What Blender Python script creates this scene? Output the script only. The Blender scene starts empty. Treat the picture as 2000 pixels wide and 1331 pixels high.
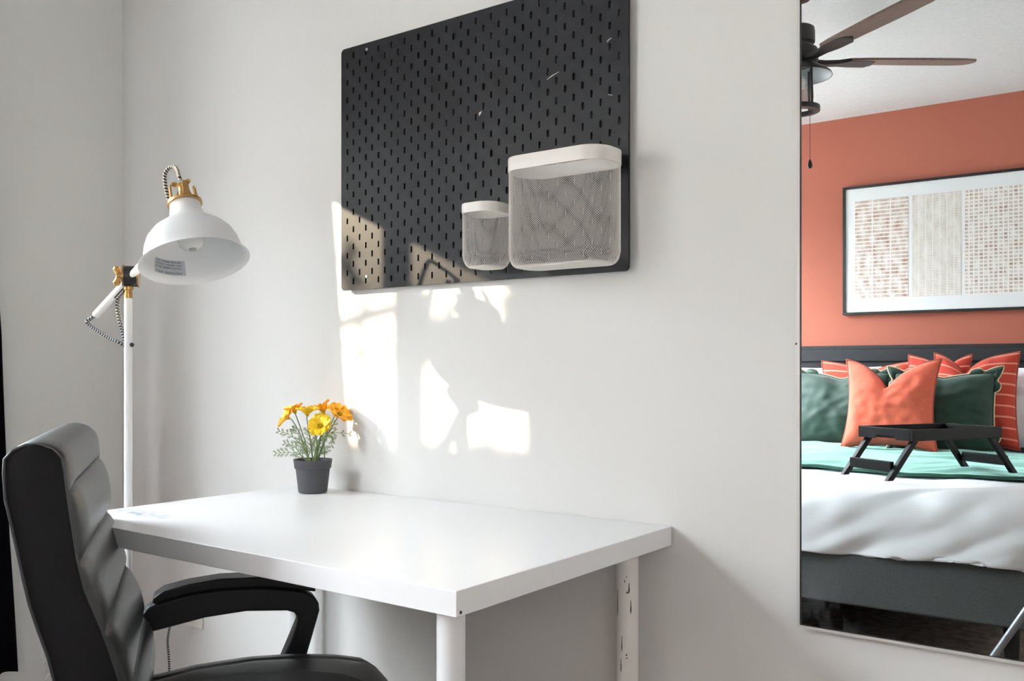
import bpy, bmesh, math, random
from mathutils import Vector, Matrix, noise
random.seed(7)
PI = math.pi
S = bpy.context.scene
C = S.collection

# ------------------------------------------------------------------ camera, world, sun, exposure
TH = 0.6352; FPX = 1817.6; HY = 717.6; CH = 1.022
CAM = Vector((0, 0, CH))
FW = Vector((-math.sin(TH), math.cos(TH), 0)); RT = Vector((math.cos(TH), math.sin(TH), 0)); UP = Vector((0, 0, 1))
cd = bpy.data.cameras.new('camera'); cam = bpy.data.objects.new('camera', cd); C.objects.link(cam)
cd.sensor_width = 36; cd.lens = 36 * FPX / 2000; cd.shift_y = (HY - 665.5) / 2000; cd.clip_start = 0.02
cam.location = CAM
cam.rotation_euler = (PI / 2, 0, TH)
S.camera = cam
S.view_settings.view_transform = 'Standard'; S.view_settings.look = 'None'
S.view_settings.gamma = 1; S.view_settings.use_curve_mapping = False
S.view_settings.exposure = 0.50

# sun
SUNDIR = Vector((1, .7, -.45)).normalized()
w = bpy.data.worlds.new('sky'); S.world = w; w.use_nodes = True
nt = w.node_tree; nt.nodes.clear()
wo = nt.nodes.new('ShaderNodeOutputWorld'); bg = nt.nodes.new('ShaderNodeBackground')
tc = nt.nodes.new('ShaderNodeTexCoord'); sp = nt.nodes.new('ShaderNodeSeparateXYZ'); cr = nt.nodes.new('ShaderNodeValToRGB')
nt.links.new(tc.outputs['Generated'], sp.inputs[0]); nt.links.new(sp.outputs['Z'], cr.inputs[0])
cr.color_ramp.elements[0].position = 0.10; cr.color_ramp.elements[0].color = (.08, .082, .085, 1)
cr.color_ramp.elements[1].position = 0.62; cr.color_ramp.elements[1].color = (.90, .95, 1.02, 1)
e_ = cr.color_ramp.elements.new(0.26); e_.color = (.27, .29, .31, 1)
e_ = cr.color_ramp.elements.new(0.40); e_.color = (.60, .655, .70, 1)
nt.links.new(cr.outputs[0], bg.inputs[0]); bg.inputs[1].default_value = 54.0
nt.links.new(bg.outputs[0], wo.inputs[0])

sd = bpy.data.lights.new('sun', 'SUN'); sun = bpy.data.objects.new('sun', sd); C.objects.link(sun)
sd.energy = 11.0; sd.angle = 0.0093; sd.color = (1.0, .80, .55)
sun.rotation_euler = SUNDIR.to_track_quat('-Z', 'Y').to_euler()

def area(name, loc, direction, sx, sy, energy, color=(1, 1, 1), portal=False, spread=None):
    d = bpy.data.lights.new(name, 'AREA'); d.shape = 'RECTANGLE'; d.size = sx; d.size_y = sy; d.energy = energy; d.color = color
    if portal: d.cycles.is_portal = True
    if spread: d.spread = spread
    o = bpy.data.objects.new(name, d); C.objects.link(o); o.location = loc
    o.rotation_euler = Vector(direction).to_track_quat('-Z', 'Y').to_euler(); return o
# room
XL, XR, YB, YF, ZC = -2.544, 1.35, 1.522, -2.375, 2.437
WY0, WY1, WZ0, WZ1 = .412, 1.02, .80, 1.885        # window beside the desk
VY0, VY1, VZ0, VZ1 = -2.05, -.45, .80, 2.18      # unseen second window by the bed, added for diffuse daylight
area('daylight_portal', (XL - .10, (WY0 + WY1) / 2, (WZ0 + WZ1) / 2), (1, 0, 0), WZ1 - WZ0, WY1 - WY0, 1, portal=True)
area('daylight_portal', (XL - .10, (VY0 + VY1) / 2, (VZ0 + VZ1) / 2), (1, 0, 0), VZ1 - VZ0, VY1 - VY0, 1, portal=True)
# added fill lamp by the right wall, standing for no real source
area('fill_light', (1.30, -.9, 1.45), (-1, .1, 0), 2.0, 1.6, 18, (1, .985, .96))

# ------------------------------------------------------------------ geometry helpers
def ray(px, py):
    return FW + RT * ((px - 1000) / FPX) + UP * ((HY - py) / FPX)
def at_t(px, py, t): return CAM + ray(px, py) * t
def at_y(px, py, Y):
    d = ray(px, py); return CAM + d * (Y / d.y)
def at_z(px, py, Z):
    d = ray(px, py); return CAM + d * ((Z - CH) / d.z)
MY = 1.502                                            # plane of the mirror glass
def refl(p): return Vector((p.x, 2 * MY - p.y, p.z))
def mz(px, py, Z): return refl(at_z(px, py, Z))       # point seen in the mirror, at height Z
def my(px, py, Y): return refl(at_y(px, py, 2 * MY - Y))  # ... at room depth Y

class MB:
    def __init__(s): s.v = []; s.f = []; s.uv = {}
    def add(s, vs, fs):
        b = len(s.v); s.v += [Vector(p) for p in vs]; s.f += [tuple(i + b for i in f) for f in fs]; return b
    def box(s, a, b, M=None):
        (x0, y0, z0), (x1, y1, z1) = a, b
        vs = [Vector(p) for p in ((x0,y0,z0),(x1,y0,z0),(x1,y1,z0),(x0,y1,z0),(x0,y0,z1),(x1,y0,z1),(x1,y1,z1),(x0,y1,z1))]
        if M: vs = [M @ p for p in vs]
        s.add(vs, [(0,3,2,1),(4,5,6,7),(0,1,5,4),(1,2,6,5),(2,3,7,6),(3,0,4,7)]); return s
    def loft(s, rings, closed=True, cap=True, loop=False):
        n = len(rings[0]); b = s.add([p for r in rings for p in r], []); m = len(rings)
        for i in range(m if loop else m - 1):
            for j in range(n if closed else n - 1):
                k = (j + 1) % n; i2 = (i + 1) % m
                s.f.append((b + i*n + j, b + i*n + k, b + i2*n + k, b + i2*n + j))
        if cap and closed and not loop:
            s.f.append(tuple(b + j for j in range(n - 1, -1, -1))); s.f.append(tuple(b + (m-1)*n + j for j in range(n)))
        return s
    def tube(s, pts, r, n=12, loop=False, uvname=False):
        pts = [Vector(p) for p in pts]; m = len(pts)
        rr = r if isinstance(r, (list, tuple)) else [r] * m
        rings = []; prev = None; L = 0; b0 = len(s.v)
        for i, p in enumerate(pts):
            if loop: d = pts[(i+1) % m] - pts[i-1]
            else: d = pts[min(i+1, m-1)] - pts[max(i-1, 0)]
            d.normalize()
            if prev is None:
                a = d.orthogonal().normalized()
            else:
                a = (prev - d * prev.dot(d)).normalized()
            prev = a; c = d.cross(a)
            if i: L += (pts[i] - pts[i-1]).length
            rings.append([p + (a*math.cos(2*PI*j/n) + c*math.sin(2*PI*j/n)) * rr[i] for j in range(n)])
            for j in range(n): s.uv[b0 + i*n + j] = (j / n, L)
        s.loft(rings, cap=not loop, loop=loop); return s
    def cyl(s, p, q, r, n=24, r2=None): return s.tube([p, q], [r, r if r2 is None else r2], n)
    def lathe(s, prof, o=(0,0,0), n=48, M=None, cap=True):
        o = Vector(o); M = M or Matrix.Identity(3)
        rings = [[o + M @ Vector((r*math.cos(2*PI*j/n), r*math.sin(2*PI*j/n), z)) for j in range(n)] for r, z in prof]
        return s.loft(rings, cap=cap)
    def prism(s, poly, fn, d0, d1):
        # poly in 2d, fn(a, b, d) -> point
        n = len(poly); return s.loft([[fn(a, b, d0) for a, b in poly], [fn(a, b, d1) for a, b in poly]])
    def grid(s, nu, nv, fn, loopu=False):
        b = s.add([fn(i / (nu if loopu else nu - 1), j / (nv - 1)) for i in range(nu) for j in range(nv)], [])
        for i in range(nu if loopu else nu - 1):
            for j in range(nv - 1):
                i2 = (i + 1) % nu
                s.f.append((b + i*nv + j, b + i2*nv + j, b + i2*nv + j + 1, b + i*nv + j + 1))
        return s
    def ball(s, c, r, n=16, sc=(1,1,1), M=None):
        M = M or Matrix.Identity(3); c = Vector(c)
        prof = [(math.sin(PI*(i+.02)/(n/2+.04)), -math.cos(PI*(i+.02)/(n/2+.04))) for i in range(n//2+1)]
        rings = [[c + M @ Vector((a*math.cos(2*PI*j/n)*r*sc[0], a*math.sin(2*PI*j/n)*r*sc[1], b*r*sc[2])) for j in range(n)] for a, b in prof]
        return s.loft(rings)

def tag(o, label=None, cat=None, group=None, kind=None):
    if label: o['label'] = label
    if cat: o['category'] = cat
    if group: o['group'] = group
    if kind: o['kind'] = kind
    return o
def build(name, mb, mat, parent=None, smooth=True, bevel=0, subsurf=0, solid=0, recalc=True, mods=None, angle=40):
    me = bpy.data.meshes.new(name)
    base = parent.matrix_world.inverted() if parent else None
    org = Vector((0, 0, 0))
    me.from_pydata([tuple(v) for v in mb.v], [], mb.f)
    if mb.uv:
        ul = me.uv_layers.new(name='UVMap')
        for l in me.loops: ul.data[l.index].uv = mb.uv.get(l.vertex_index, (0, 0))
    if recalc:
        bm = bmesh.new(); bm.from_mesh(me); bmesh.ops.recalc_face_normals(bm, faces=bm.faces); bm.to_mesh(me); bm.free()
    o = bpy.data.objects.new(name, me); C.objects.link(o)
    if parent:
        o.parent = parent
        # verts given in world coordinates: move them into the parent's frame (parents are only translated)
        loc = world_loc(parent)
        for v in me.vertices: v.co -= loc
    me.materials.append(mat)
    if smooth:
        for p in me.polygons: p.use_smooth = True
        if angle and not subsurf:
            me.set_sharp_from_angle(angle=math.radians(angle))
    if solid:
        m = o.modifiers.new('solid', 'SOLIDIFY'); m.thickness = solid; m.offset = 0
    if bevel:
        m = o.modifiers.new('bevel', 'BEVEL'); m.width = bevel; m.segments = 3; m.limit_method = 'ANGLE'; m.angle_limit = math.radians(35)
        m.harden_normals = True
    if subsurf:
        m = o.modifiers.new('sub', 'SUBSURF'); m.levels = subsurf; m.render_levels = subsurf
    return o
def world_loc(o):
    l = Vector((0, 0, 0))
    while o is not None: l += o.location; o = o.parent
    return l
def thing(name, loc, label, cat, group=None):
    o = bpy.data.objects.new(name, None); C.objects.link(o); o.location = loc; o.empty_display_size = .05
    return tag(o, label, cat, group)

# ------------------------------------------------------------------ materials
def lin(c):
    return tuple((x/255/12.92 if x/255 <= .04045 else ((x/255+.055)/1.055)**2.4) for x in c)
def mat(name, rgb, rough=.5, metal=0, spec=.5, noise_amt=0, noise_scale=20, bump=0, bump_scale=200, sheen=0, coat=0, srgb=True, trans=0, detail=3, stretch=None, bump_dist=.001):
    m = bpy.data.materials.new(name); m.use_nodes = True; n = m.node_tree; b = n.nodes['Principled BSDF']
    col = lin(rgb) if srgb else rgb
    b.inputs['Base Color'].default_value = (*col, 1); b.inputs['Roughness'].default_value = rough
    b.inputs['Metallic'].default_value = metal; b.inputs['Specular IOR Level'].default_value = spec
    b.inputs['Sheen Weight'].default_value = sheen; b.inputs['Coat Weight'].default_value = coat
    b.inputs['Transmission Weight'].default_value = trans
    tcn = n.nodes.new('ShaderNodeTexCoord'); mp = n.nodes.new('ShaderNodeMapping')
    n.links.new(tcn.outputs['Object'], mp.inputs[0])
    if stretch: mp.inputs['Scale'].default_value = stretch
    if noise_amt:
        t = n.nodes.new('ShaderNodeTexNoise'); t.inputs['Scale'].default_value = noise_scale; t.inputs['Detail'].default_value = detail
        n.links.new(mp.outputs[0], t.inputs['Vector'])
        r = n.nodes.new('ShaderNodeValToRGB')
        r.color_ramp.elements[0].position = .3; r.color_ramp.elements[1].position = .7
        r.color_ramp.elements[0].color = (*[c*(1-noise_amt) for c in col], 1)
        r.color_ramp.elements[1].color = (*[min(1, c*(1+noise_amt)) for c in col], 1)
        n.links.new(t.outputs[0], r.inputs[0]); n.links.new(r.outputs[0], b.inputs['Base Color'])
    if bump:
        t = n.nodes.new('ShaderNodeTexNoise'); t.inputs['Scale'].default_value = bump_scale; t.inputs['Detail'].default_value = 4
        n.links.new(mp.outputs[0], t.inputs['Vector'])
        bp = n.nodes.new('ShaderNodeBump'); bp.inputs['Strength'].default_value = bump; bp.inputs['Distance'].default_value = bump_dist
        n.links.new(t.outputs[0], bp.inputs['Height']); n.links.new(bp.outputs[0], b.inputs['Normal'])
    return m
def weave(m, scale, strength, dist=.0008):
    n = m.node_tree; b = n.nodes['Principled BSDF']; tcn = n.nodes.new('ShaderNodeTexCoord'); prev = None
    hs = []
    for d in ('X', 'Z'):
        wv = n.nodes.new('ShaderNodeTexWave'); wv.bands_direction = d; wv.inputs['Scale'].default_value = scale; wv.inputs['Distortion'].default_value = 1.5
        n.links.new(tcn.outputs['Object'], wv.inputs['Vector']); hs.append(wv)
    mx = n.nodes.new('ShaderNodeMath'); mx.operation = 'ADD'
    n.links.new(hs[0].outputs['Fac'], mx.inputs[0]); n.links.new(hs[1].outputs['Fac'], mx.inputs[1])
    bp = n.nodes.new('ShaderNodeBump'); bp.inputs['Strength'].default_value = strength; bp.inputs['Distance'].default_value = dist
    n.links.new(mx.outputs[0], bp.inputs['Height']); n.links.new(bp.outputs[0], b.inputs['Normal'])
    return m

M_wall = mat('wall_paint', (224, 223, 220), .62, spec=.3, bump=.06, bump_scale=60, bump_dist=.002)
M_orange = mat('terracotta_paint', (166, 97, 80), .7, spec=.25, bump=.08, bump_scale=90, bump_dist=.002)
M_ceil = mat('ceiling_texture', (216, 217, 218), .85, spec=.2, bump=.8, bump_scale=75, bump_dist=.006, noise_amt=.03, noise_scale=60)
M_floor = mat('dark_carpet', (118, 106, 98), .9, spec=.15, noise_amt=.45, noise_scale=22, bump=.6, bump_scale=300, detail=6)
M_desk = mat('white_laminate', (238, 238, 238), .28, spec=.5, bump=.03, bump_scale=150)
M_white = mat('white_metal', (236, 237, 238), .35, spec=.5)
M_plastic = mat('white_plastic', (236, 232, 226), .4)
M_alu = mat('pale_frame_metal', (214, 212, 208), .35, metal=.3)
M_black = mat('black_metal', (24, 24, 26), .42)
M_board = mat('black_board', (26, 26, 30), .40, spec=.22, bump=.05, bump_scale=400)
M_brass = mat('brass', (182, 146, 92), .3, metal=1.0)
M_leather = mat('black_leather', (36, 37, 39), .36, spec=.65, bump=.15, bump_scale=420, bump_dist=.0006)
M_seat = mat('seat_leather', (30, 30, 32), .40, spec=.6, bump=.15, bump_scale=420, bump_dist=.0006)
M_padleather = mat('dark_arm_leather', (16, 16, 18), .42, spec=.35, bump=.12, bump_scale=420, bump_dist=.0006)
M_gusset = mat('charcoal_side_leather', (19, 19, 22), .62, spec=.22, bump=.12, bump_scale=500)
M_chairpl = mat('black_chair_plastic', (22, 24, 27), .5, spec=.4)
M_curtain = mat('black_curtain_fabric', (12, 13, 19), .9, spec=.05)
M_duvet = mat('white_duvet_cotton', (236, 239, 242), .8, spec=.2, sheen=.1)
M_linen = weave(mat('coral_linen', (206, 98, 76), .85, spec=.15, noise_amt=.06, noise_scale=60, sheen=.2), 110, .25)
M_velvet = mat('green_velvet', (24, 52, 41), .6, spec=.2, sheen=.35, noise_amt=.15, noise_scale=8)
M_piping = mat('cream_trim', (196, 178, 140), .8)
M_corpiping = mat('dark_red_trim', (150, 66, 48), .8)
M_pillow = mat('white_pillowcase', (226, 226, 232), .8, spec=.15)
M_bedfab = weave(mat('grey_upholstery', (84, 88, 88), .9, spec=.1, noise_amt=.14, noise_scale=220), 160, .5)
M_headb = mat('charcoal_headboard', (40, 42, 45), .6, spec=.3, noise_amt=.1, noise_scale=30, stretch=(1, 1, 8))
M_tray = mat('black_tray_wood', (11, 11, 13), .5, spec=.2, noise_amt=.15, noise_scale=20, stretch=(1, 6, 1))
M_bronze = mat('dark_bronze', (46, 43, 42), .45, metal=.3)
M_blade = mat('driftwood_blade', (112, 92, 82), .55, noise_amt=.25, noise_scale=14, stretch=(1.2, 12, 1))
M_bladetop = M_blade
M_pot = mat('grey_pot_plastic', (72, 73, 78), .5, bump=.05)
M_soil = mat('dark_moss', (50, 48, 36), .9, noise_amt=.4)
M_stem = mat('green_stem', (98, 122, 78), .6)
M_leaf = mat('feathery_leaf', (124, 146, 92), .6, noise_amt=.25, noise_scale=40)
M_petal = mat('yellow_petal', (251, 204, 24), .6, noise_amt=.12, noise_scale=50)
M_petalo = mat('orange_petal', (253, 174, 18), .6, noise_amt=.12, noise_scale=50)
M_bulb = mat('bulb_white', (225, 225, 220), .25)
M_steel = mat('brushed_steel', (150, 155, 160), .35, metal=.9)
M_grass = mat('tree_leaves', (60, 84, 44), .8)
M_bark = mat('tree_bark', (80, 66, 54), .9)

def sun_glass():
    m = bpy.data.materials.new('window_glass'); m.use_nodes = True; n = m.node_tree; n.nodes.clear()
    o = n.nodes.new('ShaderNodeOutputMaterial'); mx = n.nodes.new('ShaderNodeMixShader'); t = n.nodes.new('ShaderNodeBsdfTransparent'); g = n.nodes.new('ShaderNodeBsdfGlossy')
    t.inputs[0].default_value = (.96, .97, .97, 1); g.inputs['Roughness'].default_value = .02; mx.inputs[0].default_value = .05
    n.links.new(t.outputs[0], mx.inputs[1]); n.links.new(g.outputs[0], mx.inputs[2]); n.links.new(mx.outputs[0], o.inputs[0]); return m
M_glass = sun_glass()

def mirror_mat():
    m = bpy.data.materials.new('mirror_glass'); m.use_nodes = True; n = m.node_tree; n.nodes.clear()
    o = n.nodes.new('ShaderNodeOutputMaterial'); g = n.nodes.new('ShaderNodeBsdfGlossy'); d = n.nodes.new('ShaderNodeBsdfDiffuse'); mx = n.nodes.new('ShaderNodeMixShader')
    g.inputs['Color'].default_value = (.93, .945, .94, 1); g.inputs['Roughness'].default_value = 0.0
    d.inputs['Color'].default_value = (.75, .78, .82, 1)
    # faint cleaning smears near the lower left corner
    tcn = n.nodes.new('ShaderNodeTexCoord'); mp = n.nodes.new('ShaderNodeMapping'); mp.inputs['Scale'].default_value = (22, 1, 6); mp.inputs['Rotation'].default_value = (0, -.5, 0)
    nz = n.nodes.new('ShaderNodeTexNoise'); nz.inputs['Scale'].default_value = 1.0; nz.inputs['Detail'].default_value = 5
    n.links.new(tcn.outputs['Object'], mp.inputs[0]); n.links.new(mp.outputs[0], nz.inputs['Vector'])
    sx = n.nodes.new('ShaderNodeSeparateXYZ'); n.links.new(tcn.outputs['Object'], sx.inputs[0])
    def rng(sock, a, b, c, d_):
        r = n.nodes.new('ShaderNodeMapRange'); r.inputs[1].default_value = a; r.inputs[2].default_value = b; r.inputs[3].default_value = c; r.inputs[4].default_value = d_
        n.links.new(sock, r.inputs[0]); return r.outputs[0]
    fz = rng(sx.outputs['Z'], .02, .14, 1, 0); fx = rng(sx.outputs['X'], .02, .16, 1, 0); fn = rng(nz.outputs[0], .45, .75, 0, .26)
    a = n.nodes.new('ShaderNodeMath'); a.operation = 'MULTIPLY'; n.links.new(fz, a.inputs[0]); n.links.new(fx, a.inputs[1])
    b = n.nodes.new('ShaderNodeMath'); b.operation = 'MULTIPLY'; n.links.new(a.outputs[0], b.inputs[0]); n.links.new(fn, b.inputs[1])
    n.links.new(b.outputs[0], mx.inputs[0]); n.links.new(g.outputs[0], mx.inputs[1]); n.links.new(d.outputs[0], mx.inputs[2]); n.links.new(mx.outputs[0], o.inputs[0])
    return m

def cord_mat():
    m = bpy.data.materials.new('striped_textile_cord'); m.use_nodes = True; n = m.node_tree; b = n.nodes['Principled BSDF']; b.inputs['Roughness'].default_value = .85
    uv = n.nodes.new('ShaderNodeUVMap'); s = n.nodes.new('ShaderNodeSeparateXYZ'); n.links.new(uv.outputs[0], s.inputs[0])
    a = n.nodes.new('ShaderNodeMath'); a.operation = 'MULTIPLY'; a.inputs[1].default_value = 150; n.links.new(s.outputs['Y'], a.inputs[0])
    c = n.nodes.new('ShaderNodeMath'); c.operation = 'ADD'; n.links.new(a.outputs[0], c.inputs[0]); n.links.new(s.outputs['X'], c.inputs[1])
    f = n.nodes.new('ShaderNodeMath'); f.operation = 'FRACT'; n.links.new(c.outputs[0], f.inputs[0])
    g = n.nodes.new('ShaderNodeMath'); g.operation = 'GREATER_THAN'; g.inputs[1].default_value = .45; n.links.new(f.outputs[0], g.inputs[0])
    mx = n.nodes.new('ShaderNodeMix'); mx.data_type = 'RGBA'; mx.inputs['A'].default_value = (.45, .45, .44, 1); mx.inputs['B'].default_value = (.015, .015, .018, 1)
    n.links.new(g.outputs[0], mx.inputs['Factor']); n.links.new(mx.outputs['Result'], b.inputs['Base Color']); return m
M_cord = cord_mat()

def stripe_mat():
    m = mat('striped_terracotta', (196, 66, 44), .85, spec=.15, sheen=.15); n = m.node_tree; b = n.nodes['Principled BSDF']
    t = n.nodes.new('ShaderNodeTexCoord'); s = n.nodes.new('ShaderNodeSeparateXYZ'); n.links.new(t.outputs['UV'], s.inputs[0])
    a = n.nodes.new('ShaderNodeMath'); a.operation = 'MULTIPLY'; a.inputs[1].default_value = 9; n.links.new(s.outputs['Y'], a.inputs[0])
    f = n.nodes.new('ShaderNodeMath'); f.operation = 'FRACT'; n.links.new(a.outputs[0], f.inputs[0])
    r = n.nodes.new('ShaderNodeValToRGB'); e = r.color_ramp.elements
    base = lin((176, 62, 48)); st = lin((214, 138, 116))
    e[0].position = 0; e[0].color = (*base, 1); e[1].position = .74; e[1].color = (*base, 1)
    for p, c in ((.78, st), (.90, st), (.94, base)):
        k = e.new(p); k.color = (*c, 1)
    n.links.new(f.outputs[0], r.inputs[0]); n.links.new(r.outputs[0], b.inputs['Base Color']); return m
M_stripe = stripe_mat()

def grid_print(name, cols, rows, rgb, lw, lh, scale, lo, hi):
    # woven looking print: cells of brown pigment between pale lines
    m = bpy.data.materials.new(name); m.use_nodes = True; n = m.node_tree; b = n.nodes['Principled BSDF']; b.inputs['Roughness'].default_value = .8
    uv = n.nodes.new('ShaderNodeTexCoord'); s = n.nodes.new('ShaderNodeSeparateXYZ'); n.links.new(uv.outputs['UV'], s.inputs[0])
    outs = []
    for ax, k, l in (('X', cols, lw), ('Y', rows, lh)):
        a = n.nodes.new('ShaderNodeMath'); a.operation = 'MULTIPLY'; a.inputs[1].default_value = k; n.links.new(s.outputs[ax], a.inputs[0])
        f = n.nodes.new('ShaderNodeMath'); f.operation = 'FRACT'; n.links.new(a.outputs[0], f.inputs[0])
        g = n.nodes.new('ShaderNodeMath'); g.operation = 'GREATER_THAN'; g.inputs[1].default_value = l; n.links.new(f.outputs[0], g.inputs[0]); outs.append(g.outputs[0])
    mul = n.nodes.new('ShaderNodeMath'); mul.operation = 'MULTIPLY'; n.links.new(outs[0], mul.inputs[0]); n.links.new(outs[1], mul.inputs[1])
    t = n.nodes.new('ShaderNodeTexNoise'); t.inputs['Scale'].default_value = scale; t.inputs['Detail'].default_value = 6; n.links.new(uv.outputs['UV'], t.inputs['Vector'])
    mr = n.nodes.new('ShaderNodeMapRange'); mr.inputs[1].default_value = .32; mr.inputs[2].default_value = .68; mr.inputs[3].default_value = lo; mr.inputs[4].default_value = hi; n.links.new(t.outputs[0], mr.inputs[0])
    m2 = n.nodes.new('ShaderNodeMath'); m2.operation = 'MULTIPLY'; n.links.new(mul.outputs[0], m2.inputs[0]); n.links.new(mr.outputs[0], m2.inputs[1])
    mx = n.nodes.new('ShaderNodeMix'); mx.data_type = 'RGBA'; mx.inputs['A'].default_value = (*lin((232, 230, 228)), 1); mx.inputs['B'].default_value = (*lin(rgb), 1)
    n.links.new(m2.outputs[0], mx.inputs['Factor']); n.links.new(mx.outputs['Result'], b.inputs['Base Color']); return m

# ------------------------------------------------------------------ the room
def struct(name, mb, m, **k):
    o = build(name, mb, m, **k); o['kind'] = 'structure'; return o
T = .12
struct('floor', MB().box((XL-T, YF-T, -.1), (XR+T, YB+T, 0)), M_floor, smooth=False)
struct('ceiling', MB().box((XL-T, YF-T, ZC), (XR+T, YB+T, ZC+.1)), M_ceil, smooth=False)
struct('wall_back', MB().box((XL-T, YB, 0), (XR+T, YB+T, ZC)), M_wall, smooth=False)
struct('wall_front', MB().box((XL-T, YF-T, 0), (XR+T, YF, ZC)), M_orange, smooth=False)
struct('wall_right', MB().box((XR, YF, 0), (XR+T, YB, ZC)), M_wall, smooth=False)
wl = MB()
x0, x1 = XL - T, XL
for (ya, yb, za, zb) in ((YF, VY0, 0, ZC), (VY0, VY1, 0, VZ0), (VY0, VY1, VZ1, ZC), (VY1, WY0, 0, ZC), (WY0, WY1, 0, WZ0), (WY0, WY1, WZ1, ZC), (WY1, YB, 0, ZC)):
    wl.box((x0, ya, za), (x1, yb, zb))
struct('wall_left', wl, M_wall, smooth=False)
bb = MB().box((XL, YB-.014, 0), (XR, YB, .09)); struct('baseboard_back', bb, M_desk, bevel=.003)
struct('baseboard_left', MB().box((XL, YF, 0), (XL+.014, YB-.014, .09)), M_desk, bevel=.003)
struct('baseboard_right', MB().box((XR-.014, YF, 0), (XR, YB-.014, .09)), M_desk, bevel=.003)
struct('baseboard_front', MB().box((XL+.014, YF, 0), (XR-.014, YF+.014, .09)), M_desk, bevel=.003)
def window(name, y0, y1, z0, z1, stiles, rails):
    e = bpy.data.objects.new(name, None); C.objects.link(e); e.location = (XL-.06, (y0+y1)/2, z0); e['kind'] = 'structure'
    f = MB()
    f.box((XL-.09, y0, z0), (XL-.03, y0+.03, z1)); f.box((XL-.09, y1-.03, z0), (XL-.03, y1, z1))
    f.box((XL-.09, y0+.03, z1-.03), (XL-.03, y1-.03, z1)); f.box((XL-.09, y0+.03, z0), (XL-.03, y1-.03, z0+.03))
    build('window_frame', f, M_white, e, bevel=.003)
    s = MB()
    for y, wd in stiles: s.box((XL-.08, y-wd/2, z0+.03), (XL-.04, y+wd/2, z1-.03))
    for z, wd in rails: s.box((XL-.078, y0+.03, z-wd/2), (XL-.042, y1-.03, z+wd/2))
    if s.v: build('sash_bar', s, M_white, e, bevel=.002)
    build('window_pane', MB().box((XL-.062, y0+.03, z0+.03), (XL-.058, y1-.03, z1-.03)), M_glass, e, smooth=False)
    build('window_sill', MB().box((XL-.03, y0-.03, z0-.025), (XL+.03, y1+.03, z0)), M_white, e, bevel=.004)
window('window_1', WY0, WY1, WZ0, WZ1, [(.683, .036)], [])
window('fill_window', VY0, VY1, VZ0, VZ1, [(-1.25, .05)], [])

# curtains beside the window
def curtain(name, yl, yr, z0, z1, label, xc=-2.475, lean=0.0, folds=5, group=None):
    mb = MB()
    def fn(u, v):
        z = z0 + (z1 - z0) * v
        wr = yr(z) if callable(yr) else yr; wl_ = yl(z) if callable(yl) else yl
        y = wl_ + (wr - wl_) * u
        x = xc + .022 * math.sin(u * folds * 2 * PI + .6 * math.sin(v * 3)) + .006 * math.sin(v * 9 + u * 7)
        return Vector((x, y, z))
    mb.grid(90, 30, fn)
    o = build(name, mb, M_curtain, solid=.003, recalc=False); return tag(o, label, 'curtain', group)
def edge(z):
    pts = [(.23, 1.186), (.6, 1.160), (.9, 1.150), (1.11, 1.143), (1.32, 1.128), (2.2, 1.06)]
    for (a, b), (c, d) in zip(pts, pts[1:]):
        if z <= c: return b + (d - b) * (z - a) / (c - a)
    return pts[-1][1]
def inner(z):
    return .911 + (z - 1.236) * .09
curtain('window_curtain', inner, edge, .23, 2.18, 'black curtain hanging to the left of the office chair, cut off by the picture edge', folds=4)
rod = MB().cyl((-2.475, .30, 2.19), (-2.475, 1.15, 2.19), .010)
for yy in (.34, 1.14): rod.cyl((-2.475, yy, 2.19), (XL, yy, 2.19), .006)
rod.ball((-2.475, .29, 2.19), .018); rod.ball((-2.475, 1.16, 2.19), .018)
tag(build('curtain_rod', rod, M_black), 'black metal rod above the window holding the black curtain', 'curtain rod')

# ------------------------------------------------------------------ desk
desk = thing('desk', (-.763, 1.521, 0), 'white rectangular desk with round legs standing against the grey wall', 'desk')
DO = Matrix.Translation((-.763, 1.5195, 0))
def desk_mat():
    m = mat('white_desktop', (236, 236, 237), .3, spec=.5, bump=.02, bump_scale=120); n = m.node_tree; b = n.nodes['Principled BSDF']
    # worn blistered spot on the left end
    t = n.nodes.new('ShaderNodeTexCoord'); sx = n.nodes.new('ShaderNodeMapping'); n.links.new(t.outputs['Object'], sx.inputs[0])
    c = at_z(262, 1001, .735) - Vector((-.763, 1.521, 0))
    sx.vector_type = 'POINT'; sx.inputs['Location'].default_value = (-c.x*7, -c.y*22, -c.z*7); sx.inputs['Scale'].default_value = (7, 22, 7)
    ln = n.nodes.new('ShaderNodeVectorMath'); ln.operation = 'LENGTH'; n.links.new(sx.outputs[0], ln.inputs[0])
    r = n.nodes.new('ShaderNodeMapRange'); r.inputs[1].default_value = .2; r.inputs[2].default_value = 1.0; r.inputs[3].default_value = 1; r.inputs[4].default_value = 0; n.links.new(ln.outputs['Value'], r.inputs[0])
    nz = n.nodes.new('ShaderNodeTexNoise'); nz.inputs['Scale'].default_value = 60; nz.inputs['Detail'].default_value = 6; n.links.new(t.outputs['Object'], nz.inputs['Vector'])
    r2 = n.nodes.new('ShaderNodeMapRange'); r2.inputs[1].default_value = .42; r2.inputs[2].default_value = .62; n.links.new(nz.outputs[0], r2.inputs[0])
    mu = n.nodes.new('ShaderNodeMath'); mu.operation = 'MULTIPLY'; n.links.new(r.outputs[0], mu.inputs[0]); n.links.new(r2.outputs[0], mu.inputs[1])
    mx = n.nodes.new('ShaderNodeMix'); mx.data_type = 'RGBA'; mx.inputs['A'].default_value = (*lin((238, 238, 239)), 1); mx.inputs['B'].default_value = (*lin((120, 138, 170)), 1)
    n.links.new(mu.outputs[0], mx.inputs['Factor']); n.links.new(mx.outputs['Result'], b.inputs['Base Color']); return m
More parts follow.
